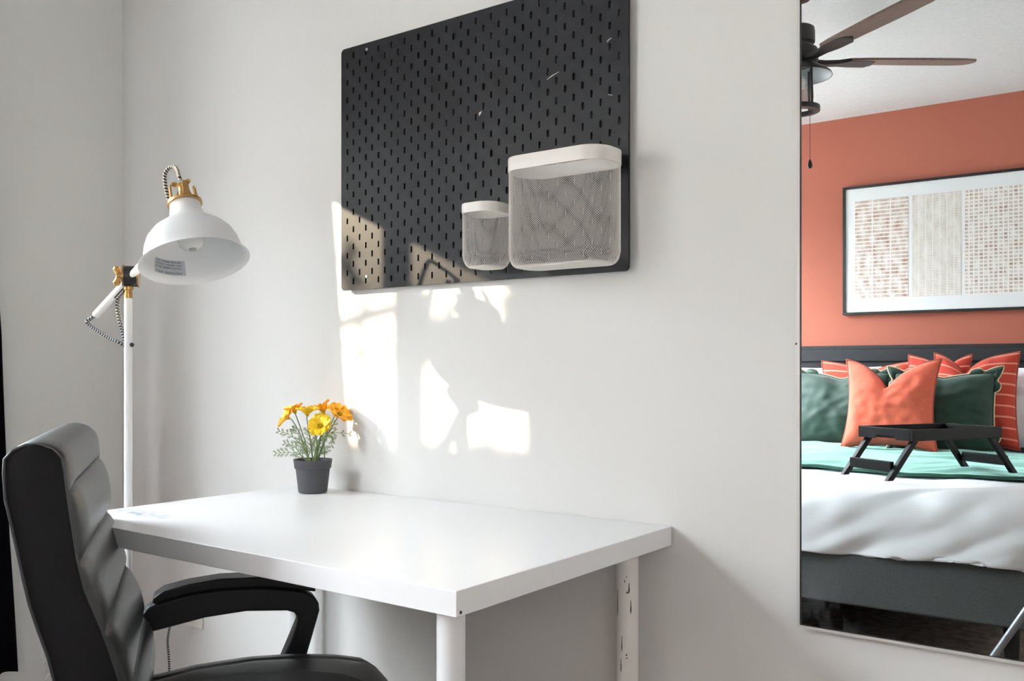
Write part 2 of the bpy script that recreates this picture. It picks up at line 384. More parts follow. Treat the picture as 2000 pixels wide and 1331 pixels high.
build('desktop', MB().box((-1.0, -.604, .701), (0, 0, .735), DO), desk_mat(), desk, bevel=.0012)
build('screw_hole', MB().lathe([(.0022, 0), (.0022, .001)], DO @ Vector((.0002, -.596, .7065)), 10, Matrix.Rotation(PI/2, 3, 'Y')), M_black, desk)
M_chip = mat('scratched_white_leg', (236, 232, 228), .35)
for k, (lx, ly) in enumerate(((-.0505, -.555), (-.0610, -.052), (-.948, -.555), (-.948, -.052))):
    p = DO @ Vector((lx, ly, 0))
    l = MB().lathe([(.014, 0), (.0165, .004), (.0165, .03), (.0195, .034), (.0195, .690), (.018, .6905), (.018, .701)], p, 40)
    o = build('leg', l, M_chip if k == 1 else M_white, desk)
    if k == 1:
        o['label'] = 'leg with black chips in its white paint'
        for px, py, ln, wd in ((1228.5, 1150, 11, 1.3), (1225, 1158, 2.5, 1.6), (1206.5, 1177, 27, 1.1), (1232, 1187, 14, 1.2), (1214.5, 1258, 16, .9), (1213, 1300, 14, .9), (1223.5, 1280, 2, 1.4), (1224, 1286, 1.5, 1.2), (1220, 1136, 3, .9), (1223.5, 1127, 2, .7)):
            d = ray(px, py); q = Vector((p.x, p.y, 0)); d2 = Vector((d.x, d.y, 0)); c0 = Vector((0, 0, 0)) - q
            A_, B_, C_ = d2.dot(d2), 2*d2.dot(c0), c0.dot(c0) - .0195**2
            t_ = (-B_ - math.sqrt(max(0, B_*B_-4*A_*C_)))/(2*A_); hit = CAM + d*t_; sc_ = t_/FPX
            nr = Vector((hit.x-p.x, hit.y-p.y, 0)).normalized(); tg = Vector((-nr.y, nr.x, 0))
            ring = [hit + nr*.00025 + tg*math.cos(2*PI*j/14)*wd*sc_*(1+.3*math.sin(j*5)) + UP*math.sin(2*PI*j/14)*ln*sc_ for j in range(14)]
            build('paint_chip', MB().loft([ring, [v_ - nr*.0008 for v_ in ring]]), M_black, o, smooth=False)

# ------------------------------------------------------------------ pegboard
BX, BZ, BYF = -1.6036, 1.1996, 1.5065
peg = MB(); th_ = .005
SL = [(.0025*math.cos(a), (.005 if math.sin(a) > 0 else -.005) + .0025*math.sin(a)) for a in [PI/2 - PI*i/8 for i in range(-4, 5)]]
# slot outline of 16 points going round
slot = []
for i in range(8): a = PI * i / 7; slot.append((.0025*math.cos(a), .005 + .0025*math.sin(a)))
for i in range(8): a = PI + PI * i / 7; slot.append((.0025*math.cos(a), -.005 + .0025*math.sin(a)))
h = .01
# matching points on the cell border
def border(a, b):
    k = h / max(abs(a), abs(b)); return (a*k, b*k)
outer = []
for i in range(16):
    ang = 2*PI*(i)/15 if False else None
bord = [(h, .0), (h, h*.6), (h, h), (h*.4, h), (-h*.4, h), (-h, h), (-h, h*.6), (-h, 0), (-h, -0.0), (-h, -h*.6), (-h, -h), (-h*.4, -h), (h*.4, -h), (h, -h), (h, -h*.6), (h, 0)]
vmap = {}
def pv(x, z, y):
    k = (round(x, 5), round(z, 5), y)
    if k not in vmap:
        vmap[k] = len(peg.v); peg.v.append(Vector((BX + x, BYF + y, BZ + z)))
    return vmap[k]
def pface(pts, y, flip=False):
    f = []
    for (x, z) in pts:
        i = pv(x, z, y)
        if not f or f[-1] != i: f.append(i)
    if f[0] == f[-1]: f.pop()
    if len(set(f)) >= 3: peg.f.append(tuple(reversed(f)) if flip else tuple(f))
NCX, NCZ = 37, 27
for i in range(NCX):
    for j in range(NCZ):
        cx, cz = .02 * (i + 1), .02 * (j + 1)
        hole = (i + j) % 2 == 1   # first column starts .04 up
        # keep the border vertices shared by every cell
        ring = []
        for a, b in bord:
            q = (cx + a, cz + b)
            if not ring or (abs(ring[-1][0]-q[0]) > 1e-6 or abs(ring[-1][1]-q[1]) > 1e-6): ring.append(q)
        if abs(ring[0][0]-ring[-1][0]) < 1e-6 and abs(ring[0][1]-ring[-1][1]) < 1e-6: ring.pop()
        for y in (0, th_):
            if not hole: pface(ring, y, y > 0)
            else:
                for k in range(16):
                    k2 = (k + 1) % 16
                    pface([(cx+bord[k][0], cz+bord[k][1]), (cx+bord[k2][0], cz+bord[k2][1]), (cx+slot[k2][0], cz+slot[k2][1]), (cx+slot[k][0], cz+slot[k][1])], y, y > 0)
        if hole:
            for k in range(16):
                k2 = (k + 1) % 16
                a, b = slot[k], slot[k2]
                peg.f.append((pv(cx+a[0], cz+a[1], 0), pv(cx+b[0], cz+b[1], 0), pv(cx+b[0], cz+b[1], th_), pv(cx+a[0], cz+a[1], th_)))
W_, H_ = .76, .56
for y in (0, th_):
    fl = y > 0
    for a, b, c, d in ((.01, 0, W_-.01, .01), (.01, H_-.01, W_-.01, H_)):
        pface([(a, b), (c, b), (c, d), (a, d)], y, fl)
    for a, b, c, d in ((0, .01, .01, H_-.01), (W_-.01, .01, W_, H_-.01)):
        pface([(a, b), (c, b), (c, d), (a, d)], y, fl)
    for (cx, cz, s) in ((.01, .01, 2), (W_-.01, .01, 3), (W_-.01, H_-.01, 0), (.01, H_-.01, 1)):
        pts = [(cx, cz)] + [(cx + .01*math.cos(s*PI/2 + PI/2*i/6), cz + .01*math.sin(s*PI/2 + PI/2*i/6)) for i in range(7)]
        pface(pts, y, fl)
out = []
for (cx, cz, s) in ((.01, .01, 2), (W_-.01, .01, 3), (W_-.01, H_-.01, 0), (.01, H_-.01, 1)):
    out += [(cx + .01*math.cos(s*PI/2 + PI/2*i/6), cz + .01*math.sin(s*PI/2 + PI/2*i/6)) for i in range(7)]
for k in range(len(out)):
    a, b = out[k], out[(k+1) % len(out)]
    peg.f.append((pv(*a, 0), pv(*b, 0), pv(*b, th_), pv(*a, th_)))
board = thing('pegboard', (BX + .38, BYF + th_, BZ), 'large black slotted pegboard mounted on the grey wall above the desk', 'pegboard')
build('panel', peg, M_board, board, smooth=False, recalc=False)
for (sx, sz) in ((.083, .545), (.083, .028), (.677, .545), (.677, .028)):
    build('screw', MB().lathe([(.0001, -.002), (.003, -.0015), (.0038, .0)], (BX+sx, BYF, BZ+sz), 16, Matrix.Rotation(-PI/2, 3, 'X')), M_steel, board)
for (sx, sz) in ((.083, .545), (.083, .028), (.677, .545), (.677, .028)):
    build('wall_spacer', MB().cyl((BX+sx, BYF+th_, BZ+sz), (BX+sx, YB, BZ+sz), .006, 16), M_black, board)
# scuffs of white paint on the board
for (px, py, l, a) in ((1190, 78, .012, .5), (1080, 148, .03, .35), (938, 222, .012, .9), (1192, 186, .010, -.3)):
    p = at_y(px, py, BYF)
    q = Vector((math.cos(a), 0, math.sin(a))) * l
    build('scuff', MB().tube([p - q*.5, p - q*.1 + Vector((0, 0, .001)), p + q*.5], [.0003, .0009 if px != 938 else .003, .0003], 6), M_plastic, board)

# ------------------------------------------------------------------ mesh baskets
def rrect(x0, x1, y0, y1, r, n=10, seg=12):
    pts = []
    for cx, cy, s in ((x1-r, y0+r, 3), (x1-r, y1-r, 0), (x0+r, y1-r, 1), (x0+r, y0+r, 2)):
        for i in range(n + 1):
            a = s*PI/2 + PI/2*i/n; pts.append((cx + r*math.cos(a), cy + r*math.sin(a)))
    return pts
def resample(poly, n):
    P = [Vector(p) for p in poly] + [Vector(poly[0])]; L = [0]
    for a, b in zip(P, P[1:]): L.append(L[-1] + (b-a).length)
    res = []; k = 0
    for i in range(n):
        s = L[-1] * i / n
        while L[k+1] < s: k += 1
        res.append(P[k].lerp(P[k+1], (s - L[k]) / max(1e-9, L[k+1]-L[k])))
    return res, L[-1]
def basket(x0, x1, y0, z0, z1, r, rim, label):
    y1 = BYF - .0015
    b = thing('mesh_basket', ((x0+x1)/2, y1, z0), label, 'basket', 'white mesh baskets on the pegboard')
    poly = rrect(x0, x1, y0, y1, r)
    _, per = resample(poly, 10)
    nc = int(per / .0047); pw = per / nc; rh = .0021
    P2, _ = resample(poly, nc * 2)     # half steps
    cx, cy = (x0+x1)/2, (y0+y1)/2
    rb = .028
    def pos(k, s):  # s distance along wall from top of the bottom curve downwards measured up from z0
        p = P2[k % (2*nc)]
        if s >= rb: return Vector((p.x, p.y, z0 + s))
        a = (rb - s) / rb
        ins = rb * .55 * (1 - math.cos(a*PI/2)); z = z0 + rb - rb * math.sin(a*PI/2)
        v = Vector((p.x - cx, p.y - cy)); l = v.length; v = v * ((l - ins) / l)
        return Vector((cx + v.x, cy + v.y, z))
    mb = MB(); rows = int((z1 - z0 - rim) / rh); idx = {}
    def vi(k, j):
        k %= 2*nc
        if (k, j) not in idx: idx[(k, j)] = len(mb.v); mb.v.append(pos(k, j * rh))
        return idx[(k, j)]
    for j in range(0, rows, 1):
        for k in range(j % 2, 2*nc, 2):
            if j + 2 <= rows + 1: mb.f.append((vi(k, j), vi(k+1, j+1), vi(k, j+2), vi(k-1, j+1)))
    o = build('mesh_wall', mb, M_plastic, b, smooth=False, recalc=False)
    m = o.modifiers.new('wire', 'WIREFRAME'); m.thickness = .00072; m.use_even_offset = False; m.use_boundary = True; m.use_replace = True
    # rim band
    rg = []
    for (off, z) in ((.0005, z1-rim), (.0016, z1-rim), (.0020, z1-.003), (.0012, z1), (-.0006, z1), (-.0010, z1-.003), (-.0006, z1-rim)):
        pp = rrect(x0-off, x1+off, y0-off, y1+min(off, .0012), r+off)
        rg.append([Vector((p[0], p[1], z)) for p in pp])
    rm = MB().loft(rg, cap=False, loop=True)
    build('rim', rm, M_plastic, b)
    # bottom ring and plate
    ins = rb * .55
    pp = rrect(x0+ins, x1-ins, y0+ins*.9, y1-ins*.9, max(r-ins, .01))
    mb = MB().tube([Vector((p[0], p[1], z0+.001)) for p in resample(pp, 80)[0] for p in [p]], .0022, 8, loop=True)
    build('bottom_ring', mb, M_plastic, b)
    mb = MB().loft([[Vector((p[0], p[1], z0)) for p in pp], [Vector((p[0], p[1], z0+.0015)) for p in pp]])
    build('base_plate', mb, M_plastic, b)
    return b
basket(-1.060, -.842, 1.400, 1.2105, 1.4165, .042, .026, 'large white wire mesh basket, right of the small one on the black board')
basket(-1.182, -1.098, 1.418, 1.2195, 1.345, .030, .019, 'small white wire mesh basket hanging left of the large basket on the black board')

# ------------------------------------------------------------------ mirror
mp0 = at_y(1556.5, 1226, YB-.021); mx0 = mp0.x; mz0 = mp0.z; mx1 = mx0 + .50; mz1 = 2.12
mir = thing('wall_mirror', (mx0, YB, mz0), 'tall wall mirror in a thin pale metal frame, reflecting the bed', 'mirror')
fr = MB(); a = .0045
for q in (((mx0, YB-.021, mz0), (mx0+a, YB-.001, mz1)), ((mx1-a, YB-.021, mz0), (mx1, YB-.001, mz1)), ((mx0+a, YB-.021, mz0), (mx1-a, YB-.001, mz0+a)), ((mx0+a, YB-.021, mz1-a), (mx1-a, YB-.001, mz1))): fr.box(*q)
build('mirror_frame', fr, M_alu, mir, smooth=False)
fr = MB(); i0, i1, j0, j1 = mx0+a, mx1-a, mz0+a, mz1-a; c = .0028
for q in (((i0, MY-.0004, j0), (i0+c, MY+.002, j1)), ((i1-c, MY-.0004, j0), (i1, MY+.002, j1)), ((i0+c, MY-.0004, j0), (i1-c, MY+.002, j0+c*.5)), ((i0+c, MY-.0004, j1-c), (i1-c, MY+.002, j1))): fr.box(*q)
build('inner_seal', fr, M_black, mir, smooth=False)
build('mirror_glass', MB().box((i0+c, MY, j0+c*.5), (i1-c, MY+.004, j1-c)), mirror_mat(), mir, smooth=False)
build('frame_screw', MB().ball(at_y(1553.5, 672, YB-.0212)+Vector((.0012, 0, 0)), .0018, 8), M_black, mir)

# ------------------------------------------------------------------ floor lamp
LT = 1.985; LK = .900
lb = at_t(250.5, 800, LT); LX, LY = lb.x, lb.y
lamp = thing('floor_lamp', (LX, LY, 0), 'white metal floor lamp with brass fittings and a tilted white shade beside the desk', 'lamp')
def L(px, py, dt=0): return at_t(px, py, LT + dt)
pr = .0092*LK
jz = L(250, 540).z; pt = L(250, 582).z
build('base_plate', MB().lathe([(.001, 0), (.118, 0), (.122, .004), (.122, .012), (.116, .016), (.02, .020), (.012, .03)], (LX, LY, 0), 64), M_white, lamp)
build('pole', MB().cyl((LX, LY, .018), (LX, LY, pt), pr, 32), M_white, lamp)
build('ferrule', MB().lathe([(r*LK, pt+z*LK) for r, z in ((.0096, -.001), (.0096, .012), (.0086, .013), (.0086, .018), (.0112, .019), (.0112, .026), (.009, .028))], (LX, LY, 0), 32), M_brass, lamp)
kb = L(257.5, 674, -.004)
build('height_knob', MB().ball(kb, .0048, 14), M_black, lamp)
jc = L(256, 540)
axd = (RT*.97 + FW*.26).normalized()*LK
build('joint_drum', MB().cyl(jc - axd*.0145, jc + axd*.0145, .0245*LK, 40), M_black, lamp)
fl = MB().cyl(jc - axd*.018, jc - axd*.0145, .0262*LK, 40); fl.cyl(jc + axd*.0145, jc + axd*.0175, .0262*LK, 40)
build('joint_flange', fl, M_brass, lamp)
wn = jc - axd*.027
nut = MB().cyl(jc - axd*.018, wn - axd*.004, .0075, 20)
for s in (1, -1):
    dd = (UP*s - axd*.35).normalized()
    nut.tube([wn, wn + dd*.008, wn + dd*.016, wn + dd*.021], [.005, .0058, .0078, .004], 12)
build('wing_nut', nut, M_brass, lamp)
armlow = L(187, 616, .03); armhi = L(287, 507, -.03)
build('arm', MB().tube([armlow, armlow.lerp(armhi, .5), armhi], .0082, 20), M_white, lamp)
sl = armlow.lerp(armhi, .35); s2 = armlow.lerp(armhi, .62)
offs = (RT*.6 - UP*.5 - FW*.6).normalized()*.0072
build('arm_slot', MB().tube([sl + offs, s2 + offs], .0022, 8), M_black, lamp)
# shade: opening centre, axis
dn = (RT*.25 - UP*.95 - FW*.265).normalized()
rc = at_t(380.5, 511, LT-.06)
zax = -dn; xax = (RT - zax*RT.dot(zax)).normalized(); yax = zax.cross(xax)
SM = Matrix((xax, yax, zax)).transposed() * LK
prof = [(.0345, .150), (.0355, .135), (.0385, .118), (.047, .106), (.064, .094), (.082, .081), (.096, .064), (.1045, .044), (.1085, .026), (.110, .014), (.1145, .006), (.1205, .001), (.123, 0)]
mb = MB(); 
def sh(pf, n=96): return [[rc + SM @ Vector((r*math.cos(2*PI*j/n), r*math.sin(2*PI*j/n), z)) for j in range(n)] for r, z in pf]
inn = [(r-.0014, z-.0006) for r, z in prof[::-1]]
mb.loft(sh([(0.001, .150)] + prof + [(.1236, -.0010), (.1228, -.0018)] + inn + [(.001, .1485)]), cap=False)
shade = build('lamp_shade', mb, M_white, lamp, angle=70)
# bulb
bl = MB().lathe([(.0135, .148), (.0135, .115), (.016, .108), (.0225, .088), (.029, .070), (.0305, .058), (.028, .045), (.021, .036), (.010, .031), (.001, .030)], rc, 32, SM)
build('light_bulb', bl, M_bulb, lamp, angle=60)
build('bulb_tip', MB().lathe([(.001, .0290), (.0085, .0295), (.009, .0310)], rc, 24, SM), mat('bulb_tip_grey', (150, 150, 146), .4), lamp)
# brass crown
cr_ = MB().lathe([(.0355, .147), (.0395, .147), (.0395, .154), (.034, .157), (.024, .158)], rc, 48, SM)
for k in range(4):
    a = .55 + k*PI/2
    d = SM @ Vector((math.cos(a), math.sin(a), 0)); tn = SM @ Vector((-math.sin(a), math.cos(a), 0))
    b0 = rc + zax*.143 + d*.030
    ring = lambda p, wdt, thk: [p + tn*wdt + d*thk, p - tn*wdt + d*thk, p - tn*wdt - d*thk, p + tn*wdt - d*thk]
    cr_.loft([ring(b0, .010, .0018), ring(b0 + zax*.010 - d*.001, .0075, .0018), ring(b0 + zax*.027 - d*.002, .0065, .0018), ring(b0 + zax*.034 - d*.004, .004, .0015)])
build('brass_crown', cr_, M_brass, lamp, angle=35)
build('socket_collar', MB().lathe([(.001, .157), (.022, .157), (.022, .163), (.017, .164), (.001, .164)], rc, 32, SM), M_black, lamp)
build('cord_grip', MB().lathe([(.012, .163), (.0105, .166), (.0085, .188), (.0095, .192), (.0115, .196), (.0095, .201), (.004, .205), (.001, .205)], rc, 24, SM), M_brass, lamp)
wnn = MB()
for s in (1, -1):
    dd = (xax*s*.9 + zax*.25 - yax*.2).normalized(); q = rc + zax*.1785
    wnn.tube([q, q + dd*.008, q + dd*.016, q + dd*.021], [.004, .0035, .0055, .003], 10)
build('grip_wing', wnn, M_brass, lamp)
def smooth_path(ctrl, n=12):
    P = [Vector(p) for p in ctrl]; P = [P[0]*2-P[1]] + P + [P[-1]*2-P[-2]]; out = []
    for i in range(1, len(P)-2):
        a, b, c, d = P[i-1:i+3]
        for k in range(n):
            t = k/n; out.append(.5*((2*b) + (c-a)*t + (2*a-5*b+4*c-d)*t*t + (3*b-a-3*c+d)*t**3))
    out.append(P[-2]); return out
top = rc + zax*.190
cpath = [top, top + (L(352, 345)-L(355, 352)), L(345, 330, .02), L(337, 326, .03), L(328, 330, .035), L(322, 342, .04), L(323, 362, .045), L(328, 385, .05), L(333, 405, .055), L(334, 418, .055), L(331, 430, .055), L(320, 452, .06), L(306, 480, .055), armhi]
build('cord', MB().tube(smooth_path(cpath), .0040, 10), M_cord, lamp)
c2 = [armlow + (armhi-armlow)*.02, L(178, 622, .03), L(170, 628, .03), L(176, 637, .03), L(192, 648, .02), L(212, 660, .01), L(230, 668, .0), L(243, 675, .0)]
build('cord', MB().tube(smooth_path(c2), .0040, 10), M_cord, lamp)
c3 = [L(247, 568, .005), L(238, 572, .01), L(231, 582, .012), L(229, 600, .012), L(232, 622, .01), L(238, 645, .008), L(243, 665, .003)]
build('cord', MB().tube(smooth_path(c3), .0038, 10), M_cord, lamp)
# printed label inside the shade
def shade_in(ang, z, off=.0012):
    for (r0, z0), (r1, z1) in zip(prof, prof[1:]):
        if z1 <= z <= z0:
            r = r0 + (r1-r0)*(z-z0)/(z1-z0); break
    r -= .0014 + off
    return rc + SM @ Vector((r*math.cos(ang), r*math.sin(ang), z))
LA = PI - .70   # angle of the label centre
def lab(u, v, off): return shade_in(LA - u/.10, .030 + v, off)
g = MB().grid(14, 8, lambda u, v: lab((u-.5)*.078, -.020 + v*.040, .0004))
build('rating_label', g, mat('silver_label', (196, 201, 208), .4, metal=.2), lamp, recalc=False)
tx = [('MODEL: LUMINAIRE TYPE: B 100W', .0135), ('PORTABLE LUMINAIRE / LAMP', .0065), ('SUITABLE FOR DRY LOCATIONS', -.0005), ('E 180204   MADE IN CHINA', -.0125)]
M_ink = mat('label_ink', (30, 34, 44), .6)
ink = MB()
dg = None
for s_, v0 in tx:
    cu = bpy.data.curves.new('label_text', 'FONT'); cu.body = s_; cu.size = .0060; cu.align_x = 'LEFT'; cu.resolution_u = 2
    to = bpy.data.objects.new('label_text', cu); C.objects.link(to)
    dg = bpy.context.evaluated_depsgraph_get(); me = bpy.data.meshes.new_from_object(to.evaluated_get(dg))
    bpy.data.objects.remove(to)
    if len(me.vertices):
        wmax = max(v.co.x for v in me.vertices); sc = .066 / wmax if wmax > .066 or v0 > 0 else 1
        ink.add([lab(v.co.x*sc - .035, v0 + v.co.y, .0008) for v in me.vertices], [tuple(p.vertices) for p in me.polygons])
build('label_print', ink, M_ink, lamp, smooth=False, recalc=False)

# ------------------------------------------------------------------ potted flowers
pb = at_z(611, 962, .7355); PX, PY, PZ = pb.x, pb.y, .7355
plant = thing('potted_flowers', (PX, PY, PZ), 'small grey plastic pot of yellow and orange artificial flowers on the desk', 'plant')
pot = [(.001, 0), (.0305, 0), (.0325, .002), (.0385, .053), (.0395, .055), (.0415, .056), (.0435, .0735), (.0445, .0755), (.0425, .0755), (.0415, .070), (.0385, .063), (.001, .063)]
build('pot', MB().lathe(pot, (PX, PY, PZ), 56, cap=False), M_pot, plant, angle=30)
build('pot_filling', MB().lathe([(.038, .0635), (.03, .066), (.015, .068), (.001, .067)], (PX, PY, PZ), 32), M_soil, plant)
pt_t = (Vector((PX, PY, 0)) - CAM).dot(FW)
def Pp(px, py, dt=0): return at_t(px, py, pt_t + dt)
def flower(px, py, dirv, size, m, base, nump=7, cup=.5, dt=0):
    size *= 1.14
    c = Pp(px, py, dt); d = Vector(dirv); d = (RT*d.x + FW*d.y + UP*d.z).normalized()
    b0 = Pp(*base); mid = b0.lerp(c, .55) + UP*.008 - (d*.01)
    build('stem', MB().tube(smooth_path([b0, mid, c - d*.012, c], 6), [.0011]*19, 8), M_stem, plant)
    x = d.orthogonal().normalized(); y = d.cross(x)
    mb = MB()
    for k in range(nump):
        a = 2*PI*k/nump + random.uniform(-.12, .12); r = x*math.cos(a) + y*math.sin(a); tn = d.cross(r)
        cu = cup + random.uniform(-.12, .12); sz = size*random.uniform(.9, 1.1)
        def fn(u, v):
            wdt = sz*.46*(math.sin(PI*(v*.78+.10))**.75)*(1 if v < .97 else .8)
            s = v*sz
            ang = cu*(1.25 - .55*v)
            p = c + r*(s*math.cos(ang)+.001) + d*(s*math.sin(ang)) + tn*((u-.5)*2*wdt) + d*(.10*sz*(2*u-1)**2)
            p += d*.04*sz*math.sin(u*9)*v
            return p
        mb.grid(7, 8, fn)
    f = build('flower', mb, m, plant, recalc=False, angle=0, solid=.0004)
    ce = MB()
    for k in range(26):
        a = k*2.4; rr = .0045*math.sqrt(k/26); q = c + (x*math.cos(a)+y*math.sin(a))*rr
        ce.tube([q, q + d*(.006+.003*random.random()) + (x*math.cos(a)+y*math.sin(a))*.001], [.0006, .0009], 5)
    ce.ball(c - d*.001, .0035, 8)
    build('flower_center', ce, mat('flower_center', (196, 170, 20), .7) if 'fcm' not in globals() else M_soil, f)
flower(563, 817, (-.75, -.3, .55), .0265, M_petalo, (603, 905), cup=.35)
flower(576, 806, (-.3, -.1, .95), .0235, M_petalo, (606, 905), cup=.75, dt=.015)
flower(600, 811, (.05, -.1, 1), .0265, M_petal, (611, 903), cup=.75)
flower(632, 806, (-.25, .1, 1), .0240, M_petalo, (617, 905), nump=4, cup=1.25, dt=.02)
flower(626, 834, (-.1, -.85, .55), .0245, M_petal, (616, 905), cup=.45, dt=-.02, nump=10)
flower(662, 812, (.55, -.35, .75), .0285, M_petalo, (619, 905), cup=.4, dt=.01)
flower(652, 808, (.1, -.1, 1), .022, M_petal, (618, 903), cup=.8, dt=.03)
build('stem', MB().tube([Pp(634, 905), Pp(633, 858)], [.0014, .0010], 8), M_stem, plant)
def frond(pts, n=6, ln=.021):
    path = smooth_path([Pp(*p) for p in pts], 8); mb = MB().tube(path, [.0011*(1-.6*i/len(path)) for i in range(len(path))], 6)
    m = len(path)
    for i in range(n):
        t = .32 + .66*i/(n-1); p = path[int(t*(m-1))]; d = (path[min(m-1, int(t*(m-1))+1)] - path[max(0, int(t*(m-1))-1)]).normalized()
        for s in (-1, 1):
            sd_ = (d.cross(FW + RT*random.uniform(-.6, .6))).normalized()*s
            l = ln*(1.15-.65*t)*random.uniform(.8, 1.15)
            q = p + d*l*.75 + sd_*l*.62 + FW*random.uniform(-.3, .3)*l
            mb.tube([p, p.lerp(q, .55) + d*.001, q], [.0006, .0008, .0003], 5)
            for k in (.4, .7):
                pp = p.lerp(q, k); 
                for s3 in (-1, 1):
                    qq = pp + (q-p).normalized()*l*.30 + (q-p).cross(FW).normalized()*s3*l*.22
                    mb.tube([pp, qq], [.0007, .0003], 4)
    build('leaf', mb, M_leaf, plant)
for pts in ([(605, 903), (590, 872), (566, 850), (544, 842)], [(605, 903), (583, 887), (560, 884), (538, 886)], [(607, 902), (592, 868), (580, 845), (572, 838)],
            [(614, 902), (618, 872), (630, 850), (655, 846), (684, 848)], [(616, 902), (622, 868), (640, 850), (655, 828)], [(612, 902), (608, 870), (605, 850), (600, 838)],
            [(612, 903), (622, 886), (640, 878)], [(602, 903), (590, 893), (575, 872), (556, 866)], [(615, 902), (622, 860), (648, 852), (648, 872)], [(608, 903), (600, 885), (592, 862)], [(610, 902), (616, 880), (612, 860)]):
    frond(pts)

# ------------------------------------------------------------------ office chair
P0 = Vector((-1.2623, .6845, 0)); LAT = Vector((-.8270, .5622, 0)); FO = Vector((.5622, .8270, 0)); WB = .488
def K(a, l, z): return P0 + FO*a + LAT*l + UP*z
def interp(tab, z):
    if z <= tab[0][0]: return tab[0][1]
    for (a, b), (c, d) in zip(tab, tab[1:]):
        if z <= c:
            t = (z-a)/(c-a); return b + (d-b)*t
    return tab[-1][1]
chair = thing('office_chair', K(.24, WB/2, 0), 'black leather office chair with padded arms pulled up to the white desk', 'chair')
FR = [(.40, .086), (.46, .087), (.521, .084), (.567, .071), (.61, .058), (.651, .045), (.709, .023), (.752, .014), (.811, .006), (.856, .000), (.877, -.002)]
RR = [(.40, .028), (.45, .012), (.50, -.003), (.55, -.018), (.587, -.030), (.627, -.039), (.662, -.051), (.693, -.060), (.749, -.072), (.792, -.079), (.825, -.088), (.860, -.092), (.877, -.092)]
SEAMS = [.857, .755, .652, .555]
def bulge(z):
    if z > SEAMS[0]: return .45
    for a, b in zip([.91] + SEAMS, SEAMS + [.44]):
        if b <= z <= a:
            t = (z-b)/(a-b); return math.sqrt(max(0, 1-(2*t-1)**2))**.8
    return 1
def back_profile(l):
    e = min(l, WB-l)
    k = min(1, e/.05)
    kk = math.sqrt(max(0, 1-(1-k)**2))
    inset = (1-kk)*.004
    pts = []
    N = 190
    for i in range(N+1):
        z = .42 + (.877-.42)*i/N
        sag = .010*(1-k)**2
        zz = z + sag
        pts.append((interp(FR, z) - .010*(1-kk) + (.019*kk)*bulge(zz) - .011*kk - .001 - .0045*kk*sum(math.exp(-((zz-q_)/.0022)**2) for q_ in SEAMS), z))
    # top arch
    cx = -.047; hr = .045
    fa = pts[-1][0]
    zt = .877; hh = .043
    for i in range(1, 14):
        a = PI*i/14
        px_ = (fa - (-.092))/2*math.cos(a) + (fa + -.092)/2
        pts.append((px_ , zt + (hh - .004*(1-kk))*math.sin(a)**.85))
    for i in range(26):
        z = .877 - (.877-.42)*i/25
        pts.append((interp(RR, z) + .003*(1-kk), z))
    return pts
def resample_open(pl, n):
    P = [Vector(p) for p in pl]; L = [0]
    for a, b in zip(P, P[1:]): L.append(L[-1] + (b-a).length)
    res = []; k = 0
    for i in range(n):
        q = L[-1]*i/(n-1)
        while k < len(L)-2 and L[k+1] < q: k += 1
        res.append(P[k].lerp(P[k+1], (q-L[k])/max(1e-9, L[k+1]-L[k])))
    return res
LS = [0, .004, .009, .016, .026, .04, .055] + [.055 + (WB-.11)*i/10 for i in range(1, 10)] + [WB-x for x in (.055, .04, .026, .016, .009, .004, 0)]
mb = MB().loft([[K(a, l, z) for a, z in back_profile(l)] for l in LS], cap=False)
build('backrest', mb, M_leather, chair, angle=60)
sp0 = back_profile(0)
for l, s in ((0, -1), (WB, 1)):
    mb = MB()
    ap = 191+6
    f2 = resample_open(sp0[:ap+1], 60); r2 = resample_open(sp0[ap:][::-1], 60)
    rings = []
    for q in range(7):
        t = q/6
        rings.append([K(p[0]*(1-t) + r_[0]*t, l + s*.005*math.sin(t*PI), p[1]*(1-t) + r_[1]*t) for p, r_ in zip(f2, r2)])
    b_i = len(mb.v); mb.loft(rings, cap=False, closed=False)
    sd_ = build('side_panel', mb, M_gusset, chair, angle=60); sd_['label'] = 'matt charcoal side panel'
    build('piping', MB().tube([K(a, l + s*.001, z) for a, z in sp0[::2]], .0022, 8), M_leather, sd_)
# frayed threads on the rear seam
fz = MB()
for k in range(8):
    z = random.uniform(.597, .625); a = interp(RR, z); p = K(a-.001, .0, z)
    fz.tube([p, p - FO*random.uniform(.001, .003) + UP*random.uniform(-.004, .002) - LAT*.002, p - FO*random.uniform(.001, .004) + UP*random.uniform(-.008, .001)], .0004, 4)
build('frayed_thread', fz, mat('grey_thread', (150, 150, 150), .9), chair)
# seat
def seat_fn(u, v):
    # u around 0..1 along lateral section, v along depth
    a = .02 + .515*v
    top = interp([(.0, .436), (.10, .446), (.162, .457), (.265, .463), (.344, .460), (.427, .450), (.483, .438), (.505, .424), (.525, .40), (.535, .385)], a)
    bot = .355 if a < .5 else .355 + (a-.5)*.5
    w2 = .262 - (.02*max(0, (a-.42)/.11)**2)
    ang = 2*PI*u
    cx_, sx_ = math.cos(ang), math.sin(ang)
    e = .42
    x = w2*math.copysign(abs(cx_)**e, cx_); zc = (top+bot)/2; hz = (top-bot)/2
    z = zc + hz*math.copysign(abs(sx_)**e, sx_)
    if sx_ > 0: z += .010*(1-(x/w2)**2) - .006
    if sx_ > 0: z -= .0045*math.exp(-((abs(x)-.175)/.006)**2)
    return K(a, WB/2 + x, z)
mb = MB().grid(96, 40, seat_fn, loopu=True)
n0 = len(mb.v)
mb.f.append(tuple(i*40 for i in range(96))); mb.f.append(tuple(i*40+39 for i in reversed(range(96))))
build('seat', mb, M_seat, chair, angle=50)
